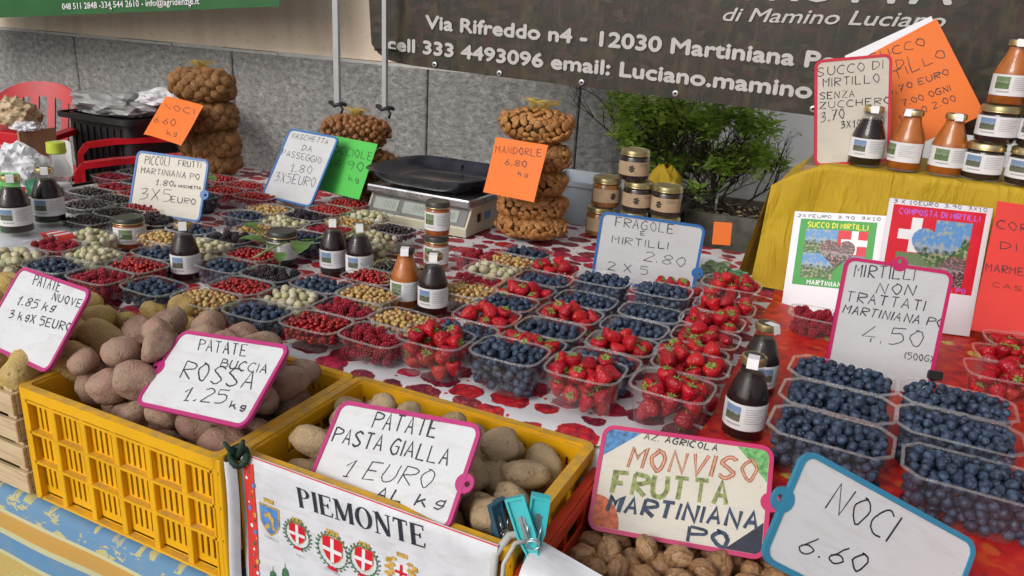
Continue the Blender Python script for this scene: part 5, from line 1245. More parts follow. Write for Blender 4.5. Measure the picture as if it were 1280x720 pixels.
def crown(mb,x,y,s,z=0):
    for k in range(5): xx=x+(k-2)*s*.40; mb.add([(xx-s*.2,y,z),(xx+s*.2,y,z),(xx+s*.24,y+s*.62,z),(xx,y+s*.40,z),(xx-s*.24,y+s*.62,z)],[(0,1,2,3,4)])
    mb.add([(x-s*1.0,y-s*.25,z),(x+s*1.0,y-s*.25,z),(x+s*1.0,y+.0,z),(x-s*1.0,y,z)],[(0,1,2,3)])
def shield(mb,x,y,w_,h_,z,mi=0,inset=0):
    w_-=inset;h_-=inset; mb.add([(x-w_,y+h_,z),(x-w_,y-h_*.2,z),(x-w_*.6,y-h_*.75,z),(x,y-h_*1.1,z),(x+w_*.6,y-h_*.75,z),(x+w_,y-h_*.2,z),(x+w_,y+h_,z)],[(0,1,2,3,4,5,6)],mi)
def wreath(mb,x,y,rx,ry,z):
    for k in range(22):
        t=DEG(-80+ k%11*15.5); s=1 if k<11 else -1; px,py=x+s*rx*math.cos(t),y+ry*math.sin(t)*.95; a=t+1.2
        for q in (-1,1):
            dx,dy=math.cos(a+q*.5)*.0045*s,math.sin(a+q*.5)*.0045; mb.add([(px,py,z),(px+dx-dy*.3,py+dy+dx*.3,z),(px+dx*1.4,py+dy*1.4,z),(px+dx+dy*.3,py+dy-dx*.3,z)],[(0,1,2,3)])
CR=((-.134,.026,'bull',1.0),(-.0893,.019,'cross',.92),(-.0338,.0175,'cross',1.12),(.0134,.0235,'cross',.95),(.0663,.029,'griffin',.95))
for cx_,cy_,kd,s in CR:
    cr=thing('x','', '', (0,0,0)) if False else None
    sh=MB()
    if kd=='bull':
        shield(sh,cx_,cy_-.004,.0165,.022,0,0); shield(sh,cx_,cy_-.004,.0145,.0195,.0002,1)
        for k in range(9): disc(sh,cx_+.006*math.sin(k*2.4),cy_-.006+.011*math.cos(k*1.7),.0028,.0042,6,.0004,2)
        put('crest_shield',sh,['pr_gold','pr_blue','pr_gold'],.0008)
    elif kd=='cross':
        w1,h1=.0135*s,.0155*s; shield(sh,cx_,cy_,w1*1.06,h1*1.06,0,0); shield(sh,cx_,cy_,w1,h1,.0002,1)
        cross(sh,cx_,cy_-.0005,w1*2,h1*1.95,.0024*s,.0006,2); put('crest_shield',sh,['pr_gold','pr_red','pr_white'],.0008)
        w2=MB(); wreath(w2,cx_,cy_-.002,.0205*s,.0215*s,0); put('wreath',w2,'pr_leaf',.0010)
        w2=MB(); disc(w2,cx_,cy_-.0235*s,.008*s,.0026*s,8); put('knot',w2,'pr_red',.0014)
    else:
        shield(sh,cx_,cy_-.003,.0095,.0125,0,0); cross(sh,cx_,cy_-.003,.017,.022,.0018,.0006,1); put('crest_shield',sh,['pr_white','pr_red'],.0008)
        w2=MB()
        for sg in (-1,1):
            for k in range(10): disc(w2,cx_+sg*(.0155+.0045*math.sin(k*1.9)),cy_-.013+k*.0028,.0042,.0026,7,k*.00002)
        put('supporters',w2,'pr_gold',.0010)
    c2=MB(); crown(c2,cx_,cy_+(.0235 if kd=='bull' else .0205*s),.0078*s); put('crown',c2,'pr_gold',.0009)
mb=MB()
for t_,x0 in (('TORINO',-.146),('ASTI',-.094),('NOVARA',-.046)): write(mb,(t_,(x0,-.0075 if x0<-.12 else -.0155),(x0+.004*len(t_),-.0075 if x0<-.12 else -.0155),(x0,-.0040 if x0<-.12 else -.012),.0005,'ink'),0,np.random.default_rng(2),jit=0)
put('caption_print',mb,'print_grey',.0009)
mb=MB()
for tx,ty in ((-.1338,-.048),(-.1137,-.036)):
    mb.add([(tx-.0012,ty-.03,0),(tx+.0012,ty-.03,0),(tx+.0003,ty,0),(tx-.0003,ty,0)],[(0,1,2,3)]); disc(mb,tx,ty-.014,.005,.006,10,.0001); mb.add([(tx-.0055,ty-.05,0),(tx+.0055,ty-.05,0),(tx+.0055,ty-.016,0),(tx-.0055,ty-.016,0)],[(0,1,2,3)])
put('tower_print',mb,'pr_leaf',.0009)
mb=MB(); 
for k in range(10): t0,t1=DEG(15+k*15),DEG(30+k*15); mb.add([(.139+r*math.cos(t),.026+r*math.sin(t)*.7,0) for r,t in ((.013,t0),(.021,t0),(.021,t1),(.013,t1))],[(0,1,2,3)],0)
put('badge_print',mb,'pr_blue',.0009)
# dark green tie at the corner of the cloth
t=thing('cloth_tie','dark green knotted tie holding the corner of the white cloth to the crate','tie',(-.658,.632,.802))
mb=MB(); mb.tube([(.012*math.cos(a)*1.1,.007*math.sin(a*1.0),.010*math.sin(a)) for a in np.linspace(0,6.6,14)],.0042,7); mb.tube([(.010*math.cos(a),.010*math.sin(a),.004*math.sin(a*2)-.004) for a in np.linspace(.5,6.9,12)],.004,7); part('knot',mb,'ribbon_green',t,True)
mb=MB(); mb.tube([(.002,0,.003),(.010,-.004,.016),(.016,-.006,.030)],[.0045,.004,.0025],7); mb.tube([(-.003,0,.003),(-.011,-.004,.010),(-.014,-.008,.020)],[.004,.0035,.002],7); mb.tube([(-.004,0,-.002),(-.010,-.010,-.018),(-.008,-.014,-.032)],[.004,.0035,.002],7); part('loose_end',mb,'ribbon_green',t,True)
# white folded cloth corner left of ribbon, and the second white cloth right of the peg
mb=MB(); mb.grid(lambda u,v:(-.674+.018*u+.002*math.sin(v*9),.626-.010*math.sin(u*3.14)-.004*v,.800-v*.33),8,30); tag(part('cloth_fold',mb,'bag_white',None,True),'narrow white cloth edge hanging left of the studded red ribbon','cloth')
def cl2(u,v):
    x=-.268+u*.165+.008*v; s_=v*.34; top=.684-.030*u; L_=top-.632
    if s_<L_: y=top-s_; z=.793-.012*u+.004*math.sin(u*8+1)*math.sin(math.pi*s_/L_)-.006*(s_/L_)
    else: y=.632-.012*math.sin(u*7)*min(1,(s_-L_)*20)-.01*min(1,(s_-L_)*30); z=.787-.012*u-(s_-L_)
    return (x,y,z)
mb=MB(); mb.grid(cl2,30,30); tag(part('white_cloth',mb,'bag_white',None,True),'second white cloth pegged under the turquoise clothes peg','cloth')
mb=MB(); mb.tube([(-.292,.630,.60),(-.297,.630,.74),(-.298,.636,.793),(-.292,.655,.807),(-.277,.672,.806),(-.266,.672,.798)],.0045,8); mb.tube([(-.282,.628,.60),(-.285,.628,.74),(-.286,.633,.788),(-.281,.648,.806),(-.270,.662,.805)],.0025,8)
tag(part('cord',mb,'banner_white',None,True),'white looped cord beside the turquoise clothes peg','cord')
# clothes pegs
def peg(label,loc,yaw,matl,s=1,lean=0,lean_l=.42):
    t=thing('clothes_peg',label,'clothes peg',M=Matrix.Translation(loc)@rot(yaw,lean,0)@Matrix.Scale(s,4),group='plastic clothes pegs')
    for sg in (-1,1):
        out=[(-.0085,.047),(.0085,.046),(.0082,.012),(.0050,-.004),(.0078,-.018),(.0060,-.052),(-.0060,-.052),(-.0078,-.018),(-.0050,-.004),(-.0082,.012)]
        inn=[(-.0066,.0445),(.0066,.0438),(.0064,.013),(.0034,-.003),(.0060,-.018),(.0044,-.049),(-.0044,-.049),(-.0060,-.018),(-.0034,-.003),(-.0064,.013)]
        mb=MB(); mb.ring(out[::-1],inn[::-1],-.0035,.0035); mb.prism(inn[::-1],-.0008,.0010)
        R_=Matrix.Translation((sg*.001,sg*.006,-.004))@Matrix.Rotation(sg*(.05 if sg>0 else lean_l),4,'Y')@Matrix.Rotation(sg*.12,4,'X')@Matrix.Rotation(math.pi/2,4,'X')
        part('lever',mb,matl,t,M=R_)
        mb=MB(); mb.box(-.0022,.0006,.010,.030,.0012,.0026); mb.box(.0012,.0030,.012,.028,.0012,.0020); part('spring_end',mb,'steel',t,M=R_)
    mb=MB(); mb.tube([(.0055*math.cos(a),-.0105+.0006*a-.002,.002+.0045*math.sin(a)) for a in np.linspace(0,18,60)],.0007,5); mb.tube([(-.004,-.0085,.006),(-.006,-.0085,.018)],.0007,5); mb.tube([(.004,-.0085,.006),(.006,-.0085,.018)],.0007,5); part('spring',mb,'steel',t,True)
peg('turquoise clothes peg clipped upright between the yellow and red crates',(-.268,.668,.800),DEG(20),'peg_teal',1.28,DEG(-10),.40)
peg('dark blue clothes peg just left of the turquoise one',(-.309,.668,.796),DEG(72),'peg_blue',.95,DEG(-8),.12)

# ------------------------------------------------------------------ net bags of nuts
def fib(n):
    for i in range(n):
        z=1-2*(i+.5)/n; r=math.sqrt(1-z*z); a=i*2.39996; yield r*math.cos(a),r*math.sin(a),z
def net_bag(label,loc,rx,ry,rz,nut,nr,n,seed,tuft=False,yaw=0,cat='net bag',grp=''):
    t=thing('net_bag',label,cat,loc,group=grp); t.rotation_euler.z=yaw; rng=random.Random(seed)
    lump=lambda x,y,z:1+.09*noise.noise(Vector((x*1.5+seed*3.3,y*1.5,z*1.5-seed)))
    core=ICO3[0]*np.array([rx-nr*2.2,ry-nr*2.2,rz-nr*2.0]); o=link('shade_core',arr_mesh('shade_core',core,ICO3[1],'gap_shade'),t)  # near-black core, painted as the shade in the gaps between nuts
    me=NUT[nut]
    for x,y,z in fib(n):
        e=.7; sx=math.copysign(abs(x)**.9,x); sy=math.copysign(abs(y)**.9,y); sz=math.copysign(abs(z)**e,z)
        k=rng.uniform(.88,1.03)*lump(x,y,z); p=Vector((sx*(rx-nr)*k,sy*(ry-nr)*k,sz*(rz-nr*.8)*k))
        nrm=Vector((x/rx,y/ry,z/rz)).normalized(); q=nrm.to_track_quat('Z','Y').to_matrix().to_4x4()@Matrix.Rotation(rng.uniform(0,6.3),4,'Z')@Matrix.Rotation(rng.uniform(-.5,.5),4,'X')
        o=link(nut,me[rng.randrange(len(me))],t); o.matrix_local=Matrix.Translation(p)@q@Matrix.Scale(rng.uniform(.85,1.12),4)
    mb=MB(); 
    def sh(u,v):
        a=2*math.pi*u; b2=math.pi*(v-.5); x,y,z=math.cos(b2)*math.cos(a),math.cos(b2)*math.sin(a),math.sin(b2); f=lump(x,y,z)*(1+.02*nz(x,y,z,4,seed))
        return (math.copysign(abs(x)**.9,x)*(rx+.002)*f,math.copysign(abs(y)**.9,y)*(ry+.002)*f,math.copysign(abs(z)**.75,z)*(rz+.002)*f)
    mb.grid(sh,36,18,uvs=True); part('net',mb,'net',t,True)
    if tuft:
        mb=MB()
        for k in range(46):
            a=rng.uniform(0,6.3); l=rng.uniform(.012,.030); sp=rng.uniform(.3,2.2); x0,y0=rng.uniform(-.03,.03),rng.uniform(-.015,.015)
            mb.tube([(x0*.5,y0*.5,rz*.9),(x0+.3*l*sp*math.cos(a),y0+.3*l*sp*math.sin(a),rz+.004+l*.4),(x0+l*sp*math.cos(a),y0+.6*l*sp*math.sin(a),rz+.002+l*.6)],.0007,3)
        part('net_end',mb,'net_tuft',t)
    return t
NUT={'almond':[arr_mesh('almond',almond_shape(s)*.0084,ICO2[1],'almond') for s in (1,2,3)],
 'hazelnut':[arr_mesh('hazelnut',ICO2[0]*np.array([1,1,.92])*.0088,ICO2[1],'hazelnut')],
 'walnut':[arr_mesh('walnut',walnut_shape(s,ICO3)*.0162,ICO3[1],'walnut_net') for s in (4,5)]}
T5=['topmost','second from the top','middle','fourth from the top','lowest']
for k,(z,rx,rz,dx) in enumerate(((1.090,.100,.044,0),(1.018,.090,.042,.004),(.952,.093,.041,-.002),(.892,.095,.040,-.004),(.842,.097,.037,0))):
    net_bag(f'{T5[k]} net bag of almonds in the stack right of the scale',(-.788+dx,1.785,z),rx,.075,rz,'almond',.0070,185,k,k==0,grp='net bags of almonds')
for k,(x,y,z,rx,rz,lb) in enumerate(((-1.377,1.84,1.005,.112,.050,'plump net bag of hazelnuts on top, behind the green card'),(-1.345,1.87,.905,.105,.052,'lower net bag of hazelnuts behind the green card'),(-1.36,1.86,.837,.10,.033,'bottom net bag of hazelnuts hidden behind the green card'))):
    net_bag(lb,(x,y,z),rx,.075,rz,'hazelnut',.0085,190 if k<2 else 90,20+k,k==0,grp='net bags of hazelnuts')
for k,(x,z,rx,rz) in enumerate(((-1.972,1.083,.122,.056),(-1.962,.990,.112,.056),(-1.955,.906,.110,.052),(-1.955,.845,.108,.040))):
    net_bag(['topmost','second','third','lowest'][k]+' net bag of walnuts in the stack at the left behind the fruit board',(x,1.85,z),rx,.085,rz,'walnut',.0155,92,40+k,k==0,grp='net bags of walnuts')

# ------------------------------------------------------------------ shop scale
sca=thing('shop_scale','cream shop scale with dark steel pan and three display windows','scale',M=Matrix.Translation((-1.075,1.80,.8035))@rot(DEG(-1)))
mb=MB(); W=.155
mb.add([(-W,-.115,0),(W,-.115,0),(W,.13,0),(-W,.13,0),(-W,-.115,.02),(W,-.115,.02),(-W,-.085,.072),(W,-.085,.072),(W,.13,.072),(-W,.13,.072)],[(0,3,2,1),(0,1,5,4),(4,5,7,6),(6,7,8,9),(1,2,8,7,5),(0,4,6,9,3),(3,9,8,2)]); part('body',mb,'cream_plastic',sca)
Mf=Matrix.Translation((0,-.1,.046))@Matrix.Rotation(math.atan2(.052,.03),4,'X')
mb=MB(); mb.bbox(-W*.96,W*.96,-.024,.024,.0004,.002,.001); dpo=part('display_panel',mb,'lcd_panel',sca,M=Mf)
for k in range(3):
    x=-.098+k*.092; mb=MB(); mb.bbox(x-.039,x+.039,-.017,.016,.0022,.0034,.001); part('display_window',mb,'lcd',dpo)
    mb=MB()
    for q,dg in enumerate(('0','0','0')): write(mb,(dg,(x-.004+q*.012,-.009),(x+.004+q*.012,-.009),(x-.004+q*.012,.008),.0012,'ink'),.0037,np.random.default_rng(1),jit=0)
    part('digits',mb,'lcd_panel',dpo)
mb=MB(); mb.bbox(-W-.004,W+.004,-.108,.125,.074,.094,.004); part('platform',mb,'steel',sca)
mb=MB(); mb.bbox(-.10,.10,-.07,.09,.0945,.106,.004); part('pan_support',mb,'plastic_black',sca)
mb=MB(); rr=[]
for f,z in ((.72,.108),(.80,.112),(.90,.128),(.97,.140),(1.0,.1425),(1.015,.1405),(.985,.137),(.91,.125),(.81,.1095),(.72,.1055)): rr.append([(x,y,z) for x,y in super_rect(.165*f,.150*f,44,4.5)])
n=44; mb.add(sum(rr,[]),[(k*n+i,k*n+(i+1)%n,(k+1)*n+(i+1)%n,(k+1)*n+i) for k in range(len(rr)-1) for i in range(n)]+[tuple(range(n)),tuple(range(10*n-1,9*n-1,-1))]); part('pan',mb,'pan_steel',sca,40)
for x in (-.12,.12):
    mb=MB(); mb.lathe([(.012,-.0),(.012,-.0)],10); 
mb=MB(); mb.box(W+.001,W+.0018,-.02,.01,.03,.05); part('side_sticker',mb,'pr_blue',sca)
mb=MB(); mb.bbox(W+.001,W+.0035,-.06,-.045,.030,.052,.001); part('switch',mb,'plastic_black',sca)
# black wire-like plastic basket behind the scale
bs=thing('black_basket','small black plastic basket corner showing behind the scale','basket',(-.98,1.955,.8035))
for k in range(13):
    mb=MB(); x=-.09+k*.018; mb.box(x-.0015,x+.0015,.016,.019,0,.128); part('bar',mb,'plastic_black',bs)
mb=MB(); mb.bbox(-.10,.14,.013,.022,.128,.134,.001); part('rim',mb,'plastic_black',bs)
for z in (.03,.09):
    mb=MB(); mb.box(-.10,.14,.0185,.0205,z,z+.003); part('bar',mb,'plastic_black',bs)
for x in (-.10,.137):
    mb=MB(); mb.box(x,x+.003,-.03,.0125,.001,.131); part('side',mb,'plastic_black',bs)

# ------------------------------------------------------------------ banners
def banner(name,label,p0,p1,ztop,matl,lines,y_wave,eyes,corner=0.0):
    """cloth sheet whose lower edge runs from p0 to p1 (world points), rising to ztop"""
    p0=Vector(p0);p1=Vector(p1); d=(p1-p0); L=math.hypot(d.x,d.y); ang=math.atan2(d.y,d.x); sl=d.z/L
    t=thing(name,label,'banner',M=Matrix.Translation(p0)@Matrix.Rotation(ang,4,'Z'))
    H=ztop-p0.z
    wav=lambda x,z: y_wave*(math.sin(x*3.1)+.5*math.sin(x*7.3+1))*(.6+.4*math.cos(z*4))
    low=lambda x: sl*x + (corner*math.exp(-x/.035) if corner else 0)-.010*math.sin(math.pi*min(1,x/L))*0
    def g(off):
        def fn(u,v): x=u*L; z0=low(x); return (x+(-.02*math.sin(v*2) if u==0 else 0),wav(x,v*H)+off,z0+v*(H-z0))
        return fn
    mb=MB(); mb.grid(g(0),90,10); mb.grid(lambda u,v:g(.0015)(1-u,v),90,10); part('banner_sheet',mb,matl,t,True)
    for txt,(x0,z0),(x1,z1),hgt,bold,shear,tm in lines:
        cu=bpy.data.curves.new('tmp','FONT'); cu.body=txt; cu.size=1; cu.offset=0; cu.shear=shear; cu.resolution_u=3
        o=bpy.data.objects.new('tmp',cu); COL.objects.link(o); dg=bpy.context.evaluated_depsgraph_get(); me=bpy.data.meshes.new_from_object(o.evaluated_get(dg)); bpy.data.objects.remove(o)
        xs_=[v.co.x for v in me.vertices]; wd=max(xs_)-min(xs_); mn=min(xs_)
        caph=.729
        for v in me.vertices:
            s=(v.co.x-mn)/wd; x=x0+(x1-x0)*s; z=z0+(z1-z0)*s+v.co.y/caph*hgt; v.co=(x,wav(x,z)-.0035,z)
        me.materials.clear(); me.materials.append(MATS[tm])
        import bmesh
        bm=bmesh.new(); bm.from_mesh(me); src=list(bm.verts)+list(bm.edges)+list(bm.faces)
        for q,(ddx,ddz) in enumerate(((1,0),(-1,0),(0,1),(0,-1))):
            r=bmesh.ops.duplicate(bm,geom=src); bmesh.ops.translate(bm,vec=(ddx*bold*hgt*1.1,-.00003*(q+1),ddz*bold*hgt*1.1),verts=[g for g in r['geom'] if isinstance(g,bmesh.types.BMVert)])
        bm.to_mesh(me); bm.free(); link('lettering',me,t)
    for x,z in eyes:
        mb=MB(); mb.lathe([(.004,-.001),(.0085,-.001),(.0085,.001),(.004,.001)],14,cap=False); mb.v=[(a,b2+0,c) for a,b2,c in mb.v]
        part('eyelet',mb,'eyelet',t,True,M=Matrix.Translation((x,wav(x,z)-.003,z))@Matrix.Rotation(math.pi/2,4,'X'))
    return t
BX0=-1.475
banner('dark_banner','dark printed banner with white address lines above the table',(BX0,2.05,1.187),(.75,2.05,1.130),1.80,'banner_print',
  [('Via Rifreddo n4 - 12030 Martiniana Po',(.193,.106),(1.324,.077),.037,.055,0,'banner_white'),
   ('cell 333 4493096 email: Luciano.mamino',(.062,.038),(1.280,.007),.037,.055,0,'banner_white'),
   ('di Mamino Luciano',(1.046,.171),(1.529,.181),.032,.015,.25,'banner_white'),
   ('MONVISO FRUTTA',(.50,.212),(1.532,.230),.095,.02,0,'banner_white')],
  .005,[(.225,.006),(.44,-.002),(.69,-.006),(.95,-.012),(1.29,-.017)],.05)
mb=MB(); mb.tube([(-.045,0,0),(0,-.004,.004),(.03,0,.002)],.0035,6); mb.tube([(-.012,-.005,.006),(-.006,-.009,-.008),(.006,-.009,-.006)],.004,6); tag(part('banner_clamp',mb,'cable_tie',None,True,loc=(-1.405,2.035,1.222)),'small black clamp at the lower left corner of the dark banner','clamp')
banner('green_banner','green banner with white phone and mail line at the top left',(-4.9,2.6,1.133),(-2.322,2.6,1.325),1.95,'banner_green',
  [('048 511 2848 -334 544 2610 - info@agridenzie.it',(1.271,.119),(2.148,.182),.028,.02,0,'pr_white')],.004,[(1.6,.135),(2.09,.170)])


# ------------------------------------------------------------------ yellow covered shelf at the right
sh=thing('display_shelf','raised shelf under the yellow cloth at the right end of the table','shelf',(0,0,0))
mb=MB(); mb.bbox(-.16,1.2,1.76,2.02,1.058,1.078,.003); part('shelf_board',mb,'wood_table',sh)
for x in (-.12,1.15):
    mb=MB(); mb.box(x-.015,x+.015,1.80,1.98,.81,1.058); part('support',mb,'wood_table',sh)
def ycl(u,v):
    x=-.205+u*1.5; s=v*.70
    left=max(0,1-(x+.205)/.10)
    if s<.29:
        y=2.035-s*1.0; z=1.0845+.0025*abs(nz(x,s,0,9))
        return (x,y,z-left**1.6*.055)
    a=s-.29; y=1.745-.030*a/.41-(.012*math.sin(x*17+1+3*nz(x,a,0,3))+.008*nz(x,a*.3,1,14))*min(1,a*7); z=1.0845-a*.70-.004*min(1,a*40)
    z=max(z,.807)
    return (x-left*.01-.02*left*a,y,z-left**1.6*.055*(1-a/.41))
mb=MB(); mb.grid(ycl,120,60); 
def yside(u,v):
    a=v*.41; x,y,z=ycl(0,(.29+0*a)/.70); 
    yy=2.035-u*.29; x0,y0,z0=ycl(0,u*.29/.70); zz=z0-(z0-.81)*v
    return (x0-.012*math.sin(yy*30)*v-.03*v,y0+(-.035*v if u==1 else 0),zz)
mb.grid(yside,20,20)
tag(part('shelf_cloth',mb,'cloth_yellow',None,True),'mustard yellow cloth draped over the raised shelf with jars','cloth')
# strawberries behind: clutter by the end of the board
t=thing('leaflet','small orange leaflet standing right of the strawberry board','leaflet',M=Matrix.Translation((-.335,1.93,.86))@rot(DEG(10),DEG(80),DEG(3)))
mb=MB(); mb.box(-.022,.022,-.028,.028,-.0008,0); part('sheet',mb,'card_orange',t)
for k,(x,y,z,ya,ti,ro,w_,h_,mm,lb) in enumerate(((-.345,1.73,.833,10,25,-15,.115,.075,'sheet_white','crumpled white plastic wrapping behind the strawberries'),(-.300,1.70,.838,-25,20,20,.06,.05,'photo_green','small green and yellow leaflet on the white wrapping'),(-.255,1.69,.834,-20,15,10,.05,.035,'pr_leaf','dark green leaflet at the end of the strawberry column'))):
    mb=MB(); mb.grid(lambda u,v:((u-.5)*w_,(v-.5)*h_,.010*nz(u*3,v*3,k,1.3,k)),12,10); mb.grid(lambda u,v:((.5-u)*w_,(v-.5)*h_,.010*nz((1-u)*3,v*3,k,1.3,k)-.0008),12,10)
    tag(part('wrapping' if k==0 else 'leaflet',mb,mm,None,True,M=Matrix.Translation((x,y,z))@rot(DEG(ya),DEG(ti),DEG(ro))),lb,'wrapping' if k==0 else 'leaflet')
# pale grey plastic box behind the almonds
t=thing('storage_box','pale blue grey plastic box between the almond bags and the jars','box',(-.755,2.15,.0))
mb=MB(); P=[rrect(.24*f,.16*f,.02) for f in (.9,1.0,1.0)]; mb.ring(rrect(.26,.17,.02),rrect(.245,.155,.015),.60,.905); part('walls',mb,'box_grey',t,50); mb=MB(); mb.prism(rrect(.247,.157,.015),.60,.605); part('bottom',mb,'box_grey',t); mb=MB(); mb.ring(rrect(.26,.17,.02,off=.006),rrect(.26,.17,.02,off=.0003),.893,.907); part('rim',mb,'box_grey',t,50)
mb=MB(); mb.bbox(-.16,.16,-.12,.12,.0,.5995,.005); tag(part('stacked_crate',mb,'plastic_black',None,loc=(-.755,2.15,0)),'black crate under the pale grey plastic box','crate')

# ------------------------------------------------------------------ planter and bush, yellow cloth bundle, empty glass
pl=thing('planter','weathered dark ribbed concrete trough holding the green bush','planter',(-.50,2.62,0))
mb=MB(); L2,W2=.31,.15; n=48; outer=[];
def trough_ring(f,rib):
    P=[]
    for i,(x,y) in enumerate(super_rect(L2*f,W2*f,160,8)): k=1+rib*(.5+.5*math.cos(i*2*math.pi/160*40)); P.append((x*k,y*k))
    return P
rings=[(trough_ring(.88,.05),.02),(trough_ring(.96,.055),.64),(trough_ring(.99,.02),.70),(trough_ring(1.03,0),.715),(trough_ring(1.03,0),.785),(trough_ring(.93,0),.785),(trough_ring(.90,0),.74)]
n=160; mb.add([(x,y,z) for P,z in rings for x,y in P],[(k*n+i,k*n+(i+1)%n,(k+1)*n+(i+1)%n,(k+1)*n+i) for k in range(len(rings)-1) for i in range(n)]); part('trough',mb,'trough',pl,40)
mb=MB(); mb.prism(trough_ring(.905,0),.70,.757); part('soil',mb,'soil',pl)
bu=thing('shrub','green leafy shrub growing in the ribbed trough below the banner','shrub',(-.50,2.62,.757))
rb=random.Random(12); mb=MB(); tips=[]
def branch(p,d,l,r,dep):
    pts=[p]; q=Vector(p); dd=Vector(d).normalized()
    for k in range(4):
        dd=(dd+Vector((rb.uniform(-.28,.28),rb.uniform(-.25,.25),rb.uniform(-.12,.2)))).normalized(); q=q+dd*l/4; pts.append(tuple(q))
        if dep<=1: tips.append((q.copy(),dd.copy()))
    mb.tube(pts,[r*(1-.15*k) for k in range(5)],5)
    if dep>0:
        for k in range(4 if dep>1 else 3): branch(pts[rb.randint(2,4)],(dd+Vector((rb.uniform(-.9,.9),rb.uniform(-.8,.8),rb.uniform(-.35,.6)))),l*rb.uniform(.55,.8),r*.55,dep-1)
for k in range(22):
    a=rb.uniform(0,6.3); branch((rb.uniform(-.22,.18),rb.uniform(-.07,.07),0),(rb.uniform(-1.7,1.6),rb.uniform(-.6,.4),rb.uniform(.35,1.3)),rb.uniform(.14,.25),.0055,3)
part('branches',mb,'bark',bu)
mb=MB()
mt,nt,b=base('shrub_leaf',(.08,.18,.03),.45)
r_=nt.nodes.new('ShaderNodeAttribute'); r_.attribute_name='rnd'
nt.links.new(ramp(nt,r_.outputs['Fac'],[(0,(.14,.26,.04)),(.4,(.28,.46,.07)),(.8,(.46,.64,.13)),(1,(.62,.66,.20))]),b.inputs['Base Color']); tr=nt.nodes.new('ShaderNodeBsdfTranslucent'); tr.inputs[0].default_value=(.55,.75,.14,1); mx=nt.nodes.new('ShaderNodeMixShader'); mx.inputs[0].default_value=.35; nt.links.new(b.outputs[0],mx.inputs[1]); nt.links.new(tr.outputs[0],mx.inputs[2]); nt.links.new(mx.outputs[0],nt.nodes['Material Output'].inputs[0])
LV=[];
for q,dd in tips:
    if q.x>.36 or q.x<-.42 or q.z>.62 or q.z<-.02 or noise.noise(q*11)>-.02: continue
    for k in range(5):
        s=rb.choice([rb.uniform(.007,.012),rb.uniform(.012,.021)]); a=rb.uniform(0,6.3); d=Vector((math.cos(a),math.sin(a),rb.uniform(-.4,.8))).normalized(); o=q+Vector((rb.uniform(-.02,.02),rb.uniform(-.02,.02),rb.uniform(-.015,.02)))
        sd_=d.cross(Vector((rb.uniform(-.5,.5),rb.uniform(-.5,.5),1))).normalized(); up=sd_.cross(d)
        mb.add([tuple(o),tuple(o+d*s*.7+sd_*s*.5+up*s*.12),tuple(o+d*s*1.9),tuple(o+d*s*.7-sd_*s*.5+up*s*.12),tuple(o+d*s*.9)],[(0,4,1),(1,4,2),(2,4,3),(3,4,0)]); LV+= [rb.random()]*5
o=part('foliage',mb,'shrub_leaf',bu); at_=o.data.attributes.new('rnd','FLOAT','POINT'); at_.data.foreach_set('value',LV); print('leaves',len(LV)//5)
mb=MB(); mb2=random.Random(3)
for k in range(260):
    x,y=mb2.uniform(-.28,.28),mb2.uniform(-.12,.10); s=mb2.uniform(.008,.016); a=mb2.uniform(0,6.3); z=.758+mb2.uniform(.002,.018)
    mb.add([(x,y,z),(x+s*math.cos(a),y+s*math.sin(a),z+mb2.uniform(-.004,.008)),(x+1.6*s*math.cos(a+.5),y+1.6*s*math.sin(a+.5),z),(x+s*math.cos(a+1),y+s*math.sin(a+1),z+.004)],[(0,1,2,3)])
tag(part('dead_leaves',mb,'wrapper',None,loc=(-.5,2.62,0)),'brown fallen leaves on the soil of the trough','leaves',kind='stuff')
t=thing('empty_jar','small empty clear glass lying on the edge of the trough','glass',M=Matrix.Translation((-.505,2.475,.822))@rot(DEG(5),DEG(8),DEG(4))@Matrix.Rotation(math.pi/2,4,'Y'))
mb=MB(); mb.lathe([(.001,-.045),(.030,-.045),(.034,-.038),(.034,.03),(.028,.038),(.028,.045)],20,cap=False); part('glass',mb,'bottle_glass',t,True); mb=MB(); mb.lathe([(.0285,.040),(.031,.041),(.031,.046),(.0285,.047)],20,cap=False); part('rim',mb,'clear_rim',t)
mb=MB(); mb.grid(lambda u,v:((.055+.006*math.sin(u*9))*math.cos(6.283*u)*(.25+.75*math.sin(math.pi*(v*.85+.12))),(.05+.006*math.sin(u*31))*math.sin(6.283*u)*(.25+.75*math.sin(math.pi*(v*.85+.12))),.105*v+.006*math.sin(u*25+v*9)),48,20)
tag(part('yellow_bundle',mb,'cloth_yellow',None,True,loc=(-.60,2.33,.835)),'bunched bright yellow cloth behind the topmost kraft labelled jar','cloth')
st=thing('stool','dark stool carrying the yellow cloth bundle','stool',(-.60,2.33,0)); 
mb=MB(); mb.bbox(-.075,.075,-.07,.07,.81,.835,.004); part('seat',mb,'plastic_black',st)
for x in (-.055,.055):
    for y in (-.05,.05): mb=MB(); mb.box(x-.012,x+.012,y-.012,y+.012,0,.81); part('leg',mb,'plastic_black',st)

